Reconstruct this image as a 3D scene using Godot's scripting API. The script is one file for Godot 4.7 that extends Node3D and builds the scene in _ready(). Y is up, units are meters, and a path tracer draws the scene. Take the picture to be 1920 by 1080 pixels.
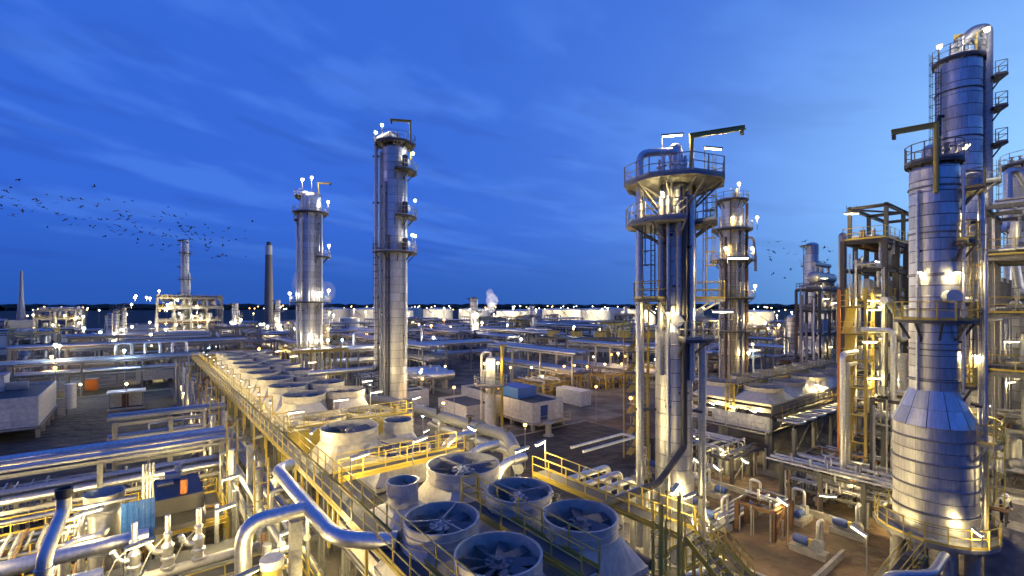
extends Node3D
# An oil refinery at dusk. The plant grid runs along X (east) and Z; y is up, metres.
const TURN := 38.31
var M := {}
var rng := RandomNumberGenerator.new()
var taken := {}
var cache := {}

class MB:
	var v := PackedVector3Array()
	var n := PackedVector3Array()
	var ix := PackedInt32Array()
	func quad(a: Vector3, b: Vector3, c: Vector3, d: Vector3, nn: Vector3) -> void:
		var k := v.size()
		v.append_array([a, b, c, d])
		n.append_array([nn, nn, nn, nn])
		if (b - a).cross(c - a).dot(nn) > 0.0:
			ix.append_array([k, k + 2, k + 1, k, k + 3, k + 2])
		else:
			ix.append_array([k, k + 1, k + 2, k, k + 2, k + 3])
	func flat(a: Vector3, b: Vector3, c: Vector3, d: Vector3) -> void:
		var nn := (b - a).cross(c - a)
		if nn.length() < 1e-9:
			nn = (c - a).cross(d - a)
		quad(a, b, c, d, nn.normalized())
	func box(c: Vector3, s: Vector3, b := Basis.IDENTITY) -> MB:
		var x := b.x * s.x * 0.5
		var y := b.y * s.y * 0.5
		var z := b.z * s.z * 0.5
		quad(c + x - y - z, c + x + y - z, c + x + y + z, c + x - y + z, b.x)
		quad(c - x - y - z, c - x + y - z, c - x + y + z, c - x - y + z, -b.x)
		quad(c - x + y - z, c + x + y - z, c + x + y + z, c - x + y + z, b.y)
		quad(c - x - y - z, c + x - y - z, c + x - y + z, c - x - y + z, -b.y)
		quad(c - x - y + z, c + x - y + z, c + x + y + z, c - x + y + z, b.z)
		quad(c - x - y - z, c + x - y - z, c + x + y - z, c - x + y - z, -b.z)
		return self
	func beam(a: Vector3, b: Vector3, w: float, h: float) -> MB:
		var d := (b - a).normalized()
		var up := Vector3.UP if absf(d.y) < 0.95 else Vector3.RIGHT
		var sx := up.cross(d).normalized()
		return box((a + b) * 0.5, Vector3(w, h, a.distance_to(b)), Basis(sx, d.cross(sx), d))
	# an I-section: two flanges and a web
	func ibeam(a: Vector3, b: Vector3, w: float, h: float) -> MB:
		var d := (b - a).normalized()
		var up := Vector3.UP if absf(d.y) < 0.95 else Vector3.RIGHT
		var sx := up.cross(d).normalized()
		var uy := d.cross(sx)
		var ba := Basis(sx, uy, d)
		var m := (a + b) * 0.5
		var l := a.distance_to(b)
		box(m + uy * h * 0.45, Vector3(w, h * 0.1, l), ba)
		box(m - uy * h * 0.45, Vector3(w, h * 0.1, l), ba)
		return box(m, Vector3(w * 0.14, h * 0.8, l), ba)
	func ring_pts(c: Vector3, t: Vector3, u: Vector3, r: float, sides: int) -> int:
		var k := v.size()
		var w := t.cross(u)
		for i in sides:
			var a := TAU * i / sides
			var d := u * cos(a) + w * sin(a)
			v.append(c + d * r)
			n.append(d)
		return k
	func tube(pts: Array, r: float, sides := 8, bend := 0.0, caps := true) -> MB:
		var p: Array = pts
		if bend > 0.0 and pts.size() > 2:
			p = [pts[0]]
			for i in range(1, pts.size() - 1):
				var a: Vector3 = pts[i - 1]
				var b: Vector3 = pts[i]
				var c: Vector3 = pts[i + 1]
				var e := minf(bend, minf(a.distance_to(b), b.distance_to(c)) * 0.48)
				var p0 := b + (a - b).normalized() * e
				var p2 := b + (c - b).normalized() * e
				for k in 6:
					var t := k / 5.0
					p.append(p0.lerp(b, t).lerp(b.lerp(p2, t), t))
			p.append(pts[-1])
		var u := Vector3.ZERO
		var last := -1
		for i in p.size():
			var t0: Vector3 = (p[i] - p[maxi(i - 1, 0)]).normalized()
			var t1: Vector3 = (p[mini(i + 1, p.size() - 1)] - p[i]).normalized()
			var t := (t0 + t1).normalized()
			if u == Vector3.ZERO:
				u = (Vector3.UP if absf(t.y) < 0.9 else Vector3.RIGHT).cross(t).normalized()
			else:
				u = (u - t * u.dot(t)).normalized()
			var k := ring_pts(p[i], t, u, r, sides)
			if last >= 0:
				for s in sides:
					var s2 := (s + 1) % sides
					ix.append_array([last + s, k + s, k + s2, last + s, k + s2, last + s2])
			if caps and (i == 0 or i == p.size() - 1):
				var cn := -t if i == 0 else t
				var kc := v.size()
				for s in sides:
					v.append(v[k + s])
					n.append(cn)
				for s in range(1, sides - 1):
					ix.append_array([kc, kc + s, kc + s + 1] if i == 0 else [kc, kc + s + 1, kc + s])
			last = k
		return self
	# profile of Vector2(radius, height) turned about a vertical axis; hard edges between profile pieces unless soft
	func lathe(c: Vector3, prof: Array, sides := 20, a0 := 0.0, a1 := TAU, soft := false) -> MB:
		var pn := []
		for i in prof.size() - 1:
			var d: Vector2 = prof[i + 1] - prof[i]
			pn.append(Vector2(d.y, -d.x).normalized())
		for i in prof.size() - 1:
			var na: Vector2 = pn[i]
			var nb: Vector2 = pn[i]
			if soft:
				na = (pn[maxi(i - 1, 0)] + pn[i]).normalized()
				nb = (pn[mini(i + 1, pn.size() - 1)] + pn[i]).normalized()
			var k := v.size()
			for s in sides + 1:
				var a := a0 + (a1 - a0) * s / sides
				var d := Vector3(cos(a), 0, sin(a))
				v.append(c + d * prof[i].x + Vector3.UP * prof[i].y)
				n.append(d * na.x + Vector3.UP * na.y)
				v.append(c + d * prof[i + 1].x + Vector3.UP * prof[i + 1].y)
				n.append(d * nb.x + Vector3.UP * nb.y)
			for s in sides:
				var q := k + s * 2
				ix.append_array([q, q + 2, q + 3, q, q + 3, q + 1])
		return self
	func cyl(c: Vector3, r0: float, r1: float, h: float, sides := 20) -> MB:
		return lathe(c, [Vector2(0.001, 0), Vector2(r0, 0), Vector2(r1, h), Vector2(0.001, h)], sides)
	func dome(c: Vector3, r: float, h: float, sides := 20) -> MB:
		var p := []
		for i in 7:
			var a := PI * 0.5 * i / 6.0
			p.append(Vector2(maxf(r * cos(a), 0.001), h * sin(a)))
		return lathe(c, p, sides, 0, TAU, true)
	# a lying drum between a and b with rounded ends
	func drum(a: Vector3, b: Vector3, r: float, sides := 16) -> MB:
		var d := (b - a).normalized()
		tube([a, b], r, sides, 0.0, false)
		var u := (Vector3.UP if absf(d.y) < 0.9 else Vector3.RIGHT).cross(d).normalized()
		for e in [[a, -d], [b, d]]:
			var last := -1
			for i in 5:
				var t := PI * 0.5 * i / 4.0
				var k := v.size()
				for s in sides:
					var an := TAU * s / sides
					var o := u * cos(an) + d.cross(u) * sin(an)
					v.append(e[0] + o * r * maxf(cos(t), 0.002) + e[1] * r * 0.5 * sin(t))
					n.append((o * cos(t) + e[1] * sin(t) * 1.6).normalized())
				if last >= 0:
					for s in sides:
						var s2 := (s + 1) % sides
						ix.append_array([last + s, k + s, k + s2, last + s, k + s2, last + s2] if e[1] == d else [last + s, k + s2, k + s, last + s, last + s2, k + s2])
				last = k
		return self
	func mesh() -> ArrayMesh:
		var a := []
		a.resize(Mesh.ARRAY_MAX)
		a[Mesh.ARRAY_VERTEX] = v
		a[Mesh.ARRAY_NORMAL] = n
		a[Mesh.ARRAY_INDEX] = ix
		var m := ArrayMesh.new()
		m.add_surface_from_arrays(Mesh.PRIMITIVE_TRIANGLES, a)
		return m

func V(x: float, y: float, z: float) -> Vector3:
	return Vector3(x, y, z)
func lin(r: float, g: float, b: float) -> Color:
	return Color(r, g, b).linear_to_srgb()
# bearing in degrees about a column: 0 looks along the plant's south-east diagonal, 90 south-west, 180 north-west
func dirc(deg: float) -> Vector3:
	var a := deg_to_rad(TURN + deg)
	return V(cos(a), 0, sin(a))
func numbered(called: String) -> String:
	var k: int = taken.get(called, 0)
	taken[called] = k + 1
	return called if k == 0 else "%s_%03d" % [called, k]
func tag(o: Node3D, label: String, category: String, group := "", kind := "") -> Node3D:
	if label: o.set_meta("label", label)
	if category: o.set_meta("category", category)
	if group: o.set_meta("group", group)
	if kind: o.set_meta("kind", kind)
	return o
func thing(called: String, label: String, category: String, at := Vector3.ZERO, group := "") -> Node3D:
	var o := Node3D.new()
	o.name = numbered(called)
	add_child(o)
	o.position = at
	tag(o, label, category, group)
	return o
func part(p: Node3D, called: String, mb: MB, m: String) -> MeshInstance3D:
	return inst(p, called, mb.mesh(), m)
func inst(p: Node3D, called: String, me: Mesh, m: String, at := Vector3.ZERO, b := Basis.IDENTITY) -> MeshInstance3D:
	var o := MeshInstance3D.new()
	o.name = called
	o.mesh = me
	o.material_override = M[m]
	p.add_child(o, true)
	o.transform = Transform3D(b, at)
	return o
func solo(called: String, label: String, category: String, mb: MB, m: String, at := Vector3.ZERO, group := "", kind := "") -> MeshInstance3D:
	var o := inst(self, numbered(called), mb.mesh(), m, at)
	tag(o, label, category, group, kind)
	return o
func structure(called: String, mb: MB, m: String) -> MeshInstance3D:
	var o := inst(self, numbered(called), mb.mesh(), m)
	o.set_meta("kind", "structure")
	return o
func copy(o: Node3D, at: Vector3, turn := 0.0, label := "") -> Node3D:
	var c: Node3D = o.duplicate()
	c.name = numbered(String(o.name).split("_0")[0])
	add_child(c)
	c.position = at
	c.rotation.y = turn
	if label: c.set_meta("label", label)
	return c

# ---------------------------------------------------------------- materials
var noises := {}
func grain(key: String, freq: float, lo: float, hi: float, octaves := 4, type := FastNoiseLite.TYPE_SIMPLEX_SMOOTH) -> NoiseTexture2D:
	if noises.has(key): return noises[key]
	var f := FastNoiseLite.new()
	f.seed = hash(key) % 1000
	f.noise_type = type
	f.frequency = freq
	f.fractal_octaves = octaves
	var t := NoiseTexture2D.new()
	t.width = 512
	t.height = 512
	t.seamless = true
	t.noise = f
	var g := Gradient.new()
	g.set_color(0, Color(lo, lo, lo))
	g.set_color(1, Color(hi, hi, hi))
	t.color_ramp = g
	noises[key] = t
	return t
func bumps(key: String, freq: float, strength: float) -> NoiseTexture2D:
	if noises.has(key): return noises[key]
	var f := FastNoiseLite.new()
	f.seed = hash(key) % 1000
	f.frequency = freq
	f.fractal_octaves = 3
	var t := NoiseTexture2D.new()
	t.width = 256
	t.height = 256
	t.seamless = true
	t.noise = f
	t.as_normal_map = true
	t.bump_strength = strength
	noises[key] = t
	return t
func mat(key: String, c: Color, rough: float, metal := 0.0, tex: Texture2D = null, sc := Vector3.ONE, nrm: Texture2D = null, ns := 0.3) -> StandardMaterial3D:
	var m := StandardMaterial3D.new()
	m.resource_name = key
	m.albedo_color = c
	m.roughness = rough
	m.metallic = metal
	if tex:
		m.albedo_texture = tex
	if nrm:
		m.normal_enabled = true
		m.normal_texture = nrm
		m.normal_scale = ns
	if tex or nrm:
		m.uv1_triplanar = true
		m.uv1_world_triplanar = true
		m.uv1_scale = sc
	M[key] = m
	return m
func glow(key: String, c: Color, e: float) -> void:
	var m := mat(key, c, 0.4)
	m.emission_enabled = true
	m.emission = c
	m.emission_energy_multiplier = e
func materials() -> void:
	var dirt := grain("dirt", 0.02, 0.80, 1.0, 5)
	var streak := grain("streak", 0.02, 0.80, 1.0, 4)
	var speck := grain("speck", 0.08, 0.72, 1.0, 3)
	var dent := bumps("dent", 0.012, 6.0)
	var fine := bumps("fine", 0.06, 6.0)
	var up := V(0.55, 0.06, 0.55)
	for k in 4:
		mat("clad%d" % k, lin(0.70, 0.71, 0.73) * [1.0, 0.95, 0.98, 0.91][k], [0.42, 0.48, 0.45, 0.52][k], 0.95, streak, up * (1.0 + 0.1 * k), dent, 0.35)
	mat("clad_seam", lin(0.10, 0.10, 0.11), 0.7, 0.4)
	mat("pipe_metal", lin(0.70, 0.71, 0.72), 0.42, 0.95, streak, V(0.4, 0.4, 0.4), dent, 0.3)
	mat("pipe_dull", lin(0.42, 0.43, 0.46), 0.48, 0.75, dirt, V(0.3, 0.3, 0.3))
	mat("pipe_grey", lin(0.25, 0.26, 0.28), 0.5, 0.0, dirt, V(0.3, 0.3, 0.3))
	mat("pipe_dark", lin(0.055, 0.055, 0.06), 0.45, 0.2, speck, V(0.5, 0.5, 0.5))
	mat("steel", lin(0.20, 0.205, 0.22), 0.55, 0.1, dirt, V(0.35, 0.35, 0.35))
	mat("steel_dark", lin(0.065, 0.065, 0.07), 0.6, 0.1, dirt, V(0.4, 0.4, 0.4))
	mat("steel_pale", lin(0.36, 0.36, 0.35), 0.5, 0.2, dirt, V(0.4, 0.4, 0.4))
	mat("yellow", lin(0.56, 0.43, 0.07), 0.45, 0.0, speck, V(0.8, 0.8, 0.8))
	mat("yellow_old", lin(0.42, 0.32, 0.075), 0.55, 0.0, dirt, V(0.6, 0.6, 0.6))
	mat("hood", lin(0.60, 0.57, 0.50), 0.5, 0.15, dirt, V(0.22, 0.22, 0.22), dent, 0.25)
	mat("hood_b", lin(0.56, 0.545, 0.50), 0.5, 0.15, dirt, V(0.27, 0.2, 0.27), dent, 0.25)
	mat("fan_dark", lin(0.14, 0.145, 0.16), 0.5, 0.2, speck, V(0.5, 0.5, 0.5))
	mat("fan_blade", lin(0.13, 0.135, 0.15), 0.4, 0.3, speck, V(0.5, 0.5, 0.5))
	mat("bundle", lin(0.30, 0.30, 0.31), 0.55, 0.6, speck, V(0.5, 0.5, 0.5))
	mat("grating", lin(0.11, 0.11, 0.115), 0.65, 0.3, speck, V(2, 2, 2))
	mat("concrete", lin(0.30, 0.285, 0.26), 0.85, 0.0, dirt, V(0.12, 0.12, 0.12), fine, 0.3)
	mat("white", lin(0.62, 0.62, 0.60), 0.5, 0.0, dirt, V(0.15, 0.15, 0.15))
	mat("tank_white", lin(0.70, 0.70, 0.66), 0.5, 0.0, streak, V(0.03, 0.01, 0.03))
	mat("wall_grey", lin(0.50, 0.505, 0.52), 0.6, 0.0, dirt, V(0.14, 0.14, 0.14))
	mat("roof_dark", lin(0.055, 0.06, 0.065), 0.8, 0.0, dirt, V(0.2, 0.2, 0.2))
	mat("blue_panel", lin(0.03, 0.13, 0.46), 0.5, 0.0, dirt, V(0.5, 0.5, 0.5))
	mat("blue_door", lin(0.02, 0.05, 0.2), 0.5)
	mat("red", lin(0.42, 0.075, 0.03), 0.55, 0.0, dirt, V(0.6, 0.6, 0.6))
	mat("orange", lin(0.52, 0.17, 0.03), 0.55, 0.0, dirt, V(0.6, 0.6, 0.6))
	mat("brown", lin(0.16, 0.085, 0.04), 0.7, 0.0, dirt, V(0.6, 0.6, 0.6))
	mat("chimney", lin(0.21, 0.19, 0.18), 0.8, 0.0, dirt, V(0.05, 0.05, 0.05))
	mat("glass", lin(0.03, 0.04, 0.06), 0.08)
	mat("bird", lin(0.02, 0.02, 0.022), 0.8)
	mat("foliage", lin(0.02, 0.032, 0.018), 0.9, 0.0, speck, V(0.02, 0.05, 0.02))
	mat("skin", lin(0.42, 0.26, 0.19), 0.6)
	mat("vest", lin(0.66, 0.68, 0.45), 0.7)
	mat("navy", lin(0.02, 0.022, 0.045), 0.8)
	mat("helmet", lin(0.45, 0.47, 0.62), 0.35)
	# ground sheets: coarse patches, fine grit
	var ground := grain("ground", 0.006, 0.45, 1.0, 6)
	var grit := grain("grit", 0.2, 0.75, 1.0, 2)
	for d in [["soil", lin(0.10, 0.085, 0.065), 0.011], ["asphalt", lin(0.055, 0.056, 0.06), 0.03], ["yard", lin(0.24, 0.22, 0.185), 0.05], ["redground", lin(0.21, 0.135, 0.075), 0.06], ["verge", lin(0.055, 0.075, 0.03), 0.05]]:
		var m := mat(d[0], d[1], 0.9, 0.0, ground, Vector3.ONE * d[2], fine, 0.35)
		m.detail_enabled = true
		m.detail_blend_mode = BaseMaterial3D.BLEND_MODE_MUL
		m.detail_albedo = grit
		m.detail_uv_layer = BaseMaterial3D.DETAIL_UV_2
		m.uv2_triplanar = true
		m.uv2_world_triplanar = true
		m.uv2_scale = Vector3.ONE * 0.6
	glow("lamp_warm", Color(1.0, 0.90, 0.66), 9.0)
	glow("lamp_white", Color(1.0, 0.96, 0.84), 9.0)
	glow("lamp_cool", Color(0.85, 0.95, 1.0), 7.0)
	glow("lamp_amber", Color(1.0, 0.74, 0.38), 8.0)

# ---------------------------------------------------------------- shared fittings
var POST: BoxMesh
# handrail along floor points: two rails and a toe plate in one piece, posts each on their own
func rail(p: Node3D, pts: Array, m := "yellow", h := 1.1, step := 1.5, thick := 0.032, called := "railing") -> MeshInstance3D:
	var mb := MB.new()
	for q in [h, h * 0.55]:
		var up := []
		for a in pts: up.append(a + Vector3.UP * q)
		mb.tube(up, thick, 5)
	for i in pts.size() - 1:
		mb.beam(pts[i] + Vector3.UP * 0.08, pts[i + 1] + Vector3.UP * 0.08, 0.015, 0.14)
	var o := part(p, called, mb, m)
	var key := "post%.2f_%.3f" % [h, thick]
	if not cache.has(key):
		cache[key] = MB.new().box(V(0, h * 0.5, 0), V(thick * 1.9, h, thick * 1.9)).mesh()
	for i in pts.size() - 1:
		var l: float = pts[i].distance_to(pts[i + 1])
		var k := maxi(1, int(round(l / step)))
		for j in (k + 1 if i == pts.size() - 2 else k):
			inst(o, "post", cache[key], m, pts[i].lerp(pts[i + 1], float(j) / k))
	return o
func ladder(p: Node3D, at: Vector3, face: Vector3, y0: float, y1: float, m := "yellow", cage := true) -> void:
	var s := Vector3.UP.cross(face).normalized()
	var o := part(p, "ladder", MB.new().beam(at + s * 0.23 + Vector3.UP * y0, at + s * 0.23 + Vector3.UP * y1, 0.06, 0.06).beam(at - s * 0.23 + Vector3.UP * y0, at - s * 0.23 + Vector3.UP * y1, 0.06, 0.06), m)
	var mb := MB.new()
	for k in int((y1 - y0) / 0.33):
		var c := at + Vector3.UP * (y0 + 0.2 + k * 0.33)
		mb.beam(c - s * 0.22, c + s * 0.22, 0.03, 0.03)
	part(o, "rungs", mb, m).set_meta("kind", "stuff")
	if cage and y1 - y0 > 3.0:
		mb = MB.new()
		var y := y0 + 2.2
		while y < y1 + 1.0:
			var r := []
			for i in 9:
				var a := PI * i / 8.0
				r.append(at + Vector3.UP * y + s * cos(a) * 0.38 + face * (0.1 + sin(a) * 0.62))
			mb.tube(r, 0.028, 4)
			y += 0.9
		for i in [1, 3, 5, 7]:
			var a: float = PI * i / 8.0
			var c: Vector3 = at + s * cos(a) * 0.38 + face * (0.1 + sin(a) * 0.62)
			mb.beam(c + Vector3.UP * (y0 + 2.2), c + Vector3.UP * y, 0.03, 0.03)
		part(o, "safety_cage", mb, m)
# a sector platform round a column: bearings d0 to d1
func platform(p: Node3D, y: float, ri: float, ro: float, d0: float, d1: float, segs := 8, railm := "yellow", deckm := "steel_dark", railed := true, step := 1.3) -> void:
	var a0 := deg_to_rad(TURN + d0)
	var a1 := deg_to_rad(TURN + d1)
	var mb := MB.new().lathe(V(0, y, 0), [Vector2(ri, -0.12), Vector2(ro, -0.2), Vector2(ro, 0), Vector2(ri, 0)], segs, a0, a1)
	var full := absf(d1 - d0) > 359.0
	if not full:
		for a in [a0, a1]:
			var d := V(cos(a), 0, sin(a))
			mb.beam(d * ri + Vector3.UP * (y - 0.09), d * ro + Vector3.UP * (y - 0.09), 0.03, 0.19)
	var o := part(p, "platform", mb, deckm)
	var nb := maxi(2, int(absf(d1 - d0) / 40.0))
	for k in nb + (0 if full else 1):
		var a := a0 + (a1 - a0) * k / nb
		var d := V(cos(a), 0, sin(a))
		part(o, "bracket", MB.new().beam(d * ri * 0.98 + Vector3.UP * (y - 1.2), d * (ro * 0.9) + Vector3.UP * (y - 0.16), 0.09, 0.12), deckm)
	if railed:
		var pts := []
		if not full: pts.append(V(cos(a0), 0, sin(a0)) * (ri + 0.15) + Vector3.UP * y)
		for k in segs + 1:
			var a := a0 + (a1 - a0) * k / segs
			pts.append(V(cos(a), 0, sin(a)) * (ro - 0.05) + Vector3.UP * y)
		if not full: pts.append(V(cos(a1), 0, sin(a1)) * (ri + 0.15) + Vector3.UP * y)
		rail(p, pts, railm, 1.1, step)
# one course of cladding between two heights: k curved panels, or a plain ring when k is 0
func course(p: Node3D, y: float, r: float, h: float, k: int, gap: float, turn: float) -> void:
	var key := "c%.3f_%.3f_%d_%.3f" % [r, h, k, gap]
	if not cache.has(key):
		var g := gap * 0.5
		var prof := [Vector2(r - 0.03, g), Vector2(r + 0.012, g + 0.004), Vector2(r + 0.012, g + 0.05), Vector2(r, g + 0.06), Vector2(r - 0.004, h - g), Vector2(r - 0.03, h - g)]
		if k == 0:
			cache[key] = MB.new().lathe(V(0, 0, 0), prof, 28).mesh()
		else:
			var ha := PI / k - gap * 0.1 / r
			cache[key] = MB.new().lathe(V(-r * 0.0, 0, 0), prof, maxi(4, 36 / k), -ha, ha).mesh()
	if k == 0:
		inst(p, "cladding_band", cache[key], "clad%d" % rng.randi_range(0, 3), V(0, y, 0))
	else:
		for i in k:
			var b := Basis(Vector3.UP, turn + TAU * i / k) * Basis(V(0, 0, 1), rng.randf_range(-0.004, 0.004)) * Basis(Vector3.UP, rng.randf_range(-0.003, 0.003))
			inst(p, "cladding_panel", cache[key], "clad%d" % rng.randi_range(0, 3), V(0, y, 0), b)
func clad(p: Node3D, y0: float, y1: float, r: float, bh: float, k: int, gap := 0.04) -> void:
	part(p, "shell", MB.new().lathe(V(0, 0, 0), [Vector2(r - 0.05, y0), Vector2(r - 0.05, y1)], 24), "clad_seam")
	var nb := maxi(1, int(round((y1 - y0) / bh)))
	var h := (y1 - y0) / nb
	for i in nb:
		course(p, y0 + h * i, r, h, k, gap, 0.0)
# a flanged pipe as a part or a thing
func flanges(o: Node3D, pts: Array, r: float, m: String) -> void:
	for i in pts.size() - 1:
		var d: Vector3 = pts[i + 1] - pts[i]
		if d.length() > 5.0:
			for f in [0.18, 0.82]:
				var c: Vector3 = pts[i] + d * f
				part(o, "flange", MB.new().tube([c - d.normalized() * 0.06, c + d.normalized() * 0.06], r * 1.45, 10), m)
func pipe_part(p: Node3D, pts: Array, r: float, m := "pipe_metal", sides := 10, called := "pipe") -> MeshInstance3D:
	return part(p, called, MB.new().tube(pts, r, sides, r * 2.6), m)
func pipe(label: String, pts: Array, r: float, m := "pipe_metal", flanged := false, group := "", called := "pipe") -> Node3D:
	var q := []
	for a in pts: q.append(a - pts[0])
	if flanged:
		var t := thing(called, label, "pipe", pts[0], group)
		part(t, "run", MB.new().tube(q, r, 14, r * 2.6), m)
		flanges(t, q, r, m)
		return t
	return solo(called, label, "pipe", MB.new().tube(q, r, 12, r * 2.6), m, pts[0], group)

# ---------------------------------------------------------------- lamps
const ORD := ["first", "second", "third", "fourth", "fifth", "sixth", "seventh", "eighth", "ninth", "tenth", "eleventh", "twelfth"]
const WARM := Color(1.0, 0.88, 0.58)
const AMBER := Color(1.0, 0.78, 0.46)
const WHITE := Color(1.0, 0.95, 0.84)
const COOL := Color(0.80, 0.92, 1.0)
var POWER := 1.35
func light_in(p: Node3D, at: Vector3, e: float, c: Color, size := 0.12) -> void:
	var l := OmniLight3D.new()
	l.name = "lamp_light"
	p.add_child(l, true)
	l.position = at
	l.light_energy = e * POWER
	l.light_color = c
	l.omni_range = 60.0
	l.omni_attenuation = 2.0
	l.light_size = size
	l.shadow_enabled = true
# a long tube fitting tilted on a bracket; `yaw` in degrees about y, `post` metres of pole below it
func tube_lamp(at: Vector3, yaw: float, label: String, e := 8.0, post := 1.6, length := 1.3, group := "tube lamps on the platforms", c := WARM) -> Node3D:
	var t := thing("tube_lamp", label, "lamp", at - V(0, post, 0), group)
	var b := Basis(Vector3.UP, deg_to_rad(yaw))
	var top := V(0, post, 0)
	if post > 0.1:
		part(t, "pole", MB.new().tube([Vector3.ZERO, top + V(0, 0.1, 0)], 0.035, 6), "steel_pale")
		top += b.x * length * 0.52 - V(0, 0.03, 0)
	else:
		part(t, "hanger", MB.new().tube([top + b.x * length * 0.35 + V(0, 0.1, 0), top + b.x * length * 0.35 + V(0, 0.75, 0)], 0.02, 5).tube([top - b.x * length * 0.35 + V(0, 0.1, 0), top - b.x * length * 0.35 + V(0, 0.75, 0)], 0.02, 5), "steel_dark")
	part(t, "housing", MB.new().box(top + V(0, 0.09, 0), V(length * 1.05, 0.06, 0.2), b).box(top + b.z * 0.1 + V(0, 0.05, 0), V(length * 1.05, 0.1, 0.02), b), "steel_pale")
	part(t, "lamp_tube", MB.new().drum(top - b.x * length * 0.46, top + b.x * length * 0.46, 0.075, 8), "lamp_white" if c != AMBER else "lamp_amber")
	light_in(t, top - V(0, 0.16, 0), e, c, 0.15)
	return t
# a round bulb in a shade on top of a pole, or on an arm
func bulb_lamp(at: Vector3, label: String, e := 6.0, post := 3.0, r := 0.16, group := "bulb lamps on poles", c := WARM, glowm := "lamp_warm", lit := true, called := "bulb_lamp") -> Node3D:
	var t := thing(called, label, "lamp", at - V(0, post, 0), group)
	var top := V(0, post, 0)
	part(t, "pole", MB.new().tube([Vector3.ZERO, top + V(0, r, 0)], maxf(0.035, r * 0.2), 6), "steel_pale")
	part(t, "shade", MB.new().lathe(top, [Vector2(r * 0.3, r * 1.5), Vector2(r * 1.25, r * 0.95), Vector2(r * 1.25, r * 0.85)], 10), "steel_pale")
	part(t, "lamp_bulb", MB.new().lathe(top, [Vector2(0.002, -r), Vector2(r * 0.7, -r * 0.7), Vector2(r, 0), Vector2(r * 0.7, r * 0.7), Vector2(0.002, r)], 10, 0, TAU, true), glowm)
	if lit:
		light_in(t, top + (Vector3.ZERO if r < 0.24 else V(0, -r * 1.2, 0)), e, c, r * 0.8)
	return t

# ---------------------------------------------------------------- camera, sky, light
func sky_image() -> Image:
	var w := 2048
	var h := 1024
	var im := Image.create(w, h, false, Image.FORMAT_RGBF)
	im.fill(Color(0.01, 0.02, 0.05))
	var f1 := FastNoiseLite.new()
	f1.seed = 5
	f1.frequency = 1.0
	f1.fractal_octaves = 5
	var f2 := FastNoiseLite.new()
	f2.seed = 23
	f2.frequency = 1.0
	f2.fractal_octaves = 4
	var glow_at := deg_to_rad(TURN + 60.0)
	for j in h / 2 + 8:
		var el := PI * 0.5 - (j + 0.5) / h * PI
		var se := maxf(sin(el), 0.0)
		for i in w:
			var az := (i + 0.5) / w * TAU
			# clear dusk blue; the afterglow lies low beyond the south-east, deeper blue along the rest of the horizon
			var daz := absf(wrapf(az - glow_at, -PI, PI)) * (0.4 + 0.6 * cos(el))
			var d2 := pow(rad_to_deg(daz), 2.0) + pow(rad_to_deg(el - 0.14) * 1.5, 2.0)
			var g := 1.35 * exp(-d2 / 900.0) + 0.13 * exp(-d2 / 8100.0)
			var c := Vector3(0.0285, 0.127, 0.68) + Vector3(0.235, 0.42, 0.37) * g
			c = c * (Vector3(0.62, 0.70, 0.66) * (1.0 + 0.25 * minf(g, 1.0))).lerp(Vector3.ONE, smoothstep(-0.02, 0.20, se))
			c = c.lerp(c * 0.92, smoothstep(0.4, 0.9, se))
			g = minf(g, 1.0)
			# long thin streaks of cloud, level with a slight dip to the south
			var dip := se + 0.10 * sin(az - deg_to_rad(TURN))
			var k := 1.0 / (0.35 + se)
			var n1 := f1.get_noise_3d(sin(az) * 2.2, cos(az) * 2.2, dip * 9.0 * k * 1.4)
			var n2 := f2.get_noise_3d(sin(az) * 7.0, cos(az) * 7.0, dip * 26.0 * k * 1.3)
			var veil := smoothstep(-0.05, 0.42, n1 + 0.22 * n2) * smoothstep(0.03, 0.14, se) * (1.0 - smoothstep(0.38, 0.7, se)) * (1.0 - g)
			c = c + Vector3(0.022, 0.048, 0.085) * veil
			var dark := smoothstep(0.10, 0.42, f2.get_noise_3d(sin(az) * 3.1 + 7.0, cos(az) * 3.1, dip * 15.0 * k * 1.5)) * smoothstep(0.04, 0.10, se) * (1.0 - smoothstep(0.3, 0.6, se))
			c = c.lerp(c * Vector3(0.78, 0.76, 0.78), dark * 0.5 * (1.0 - g * 0.6))
			im.set_pixel(i, j, Color(c.x, c.y, c.z))
	return im

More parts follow.
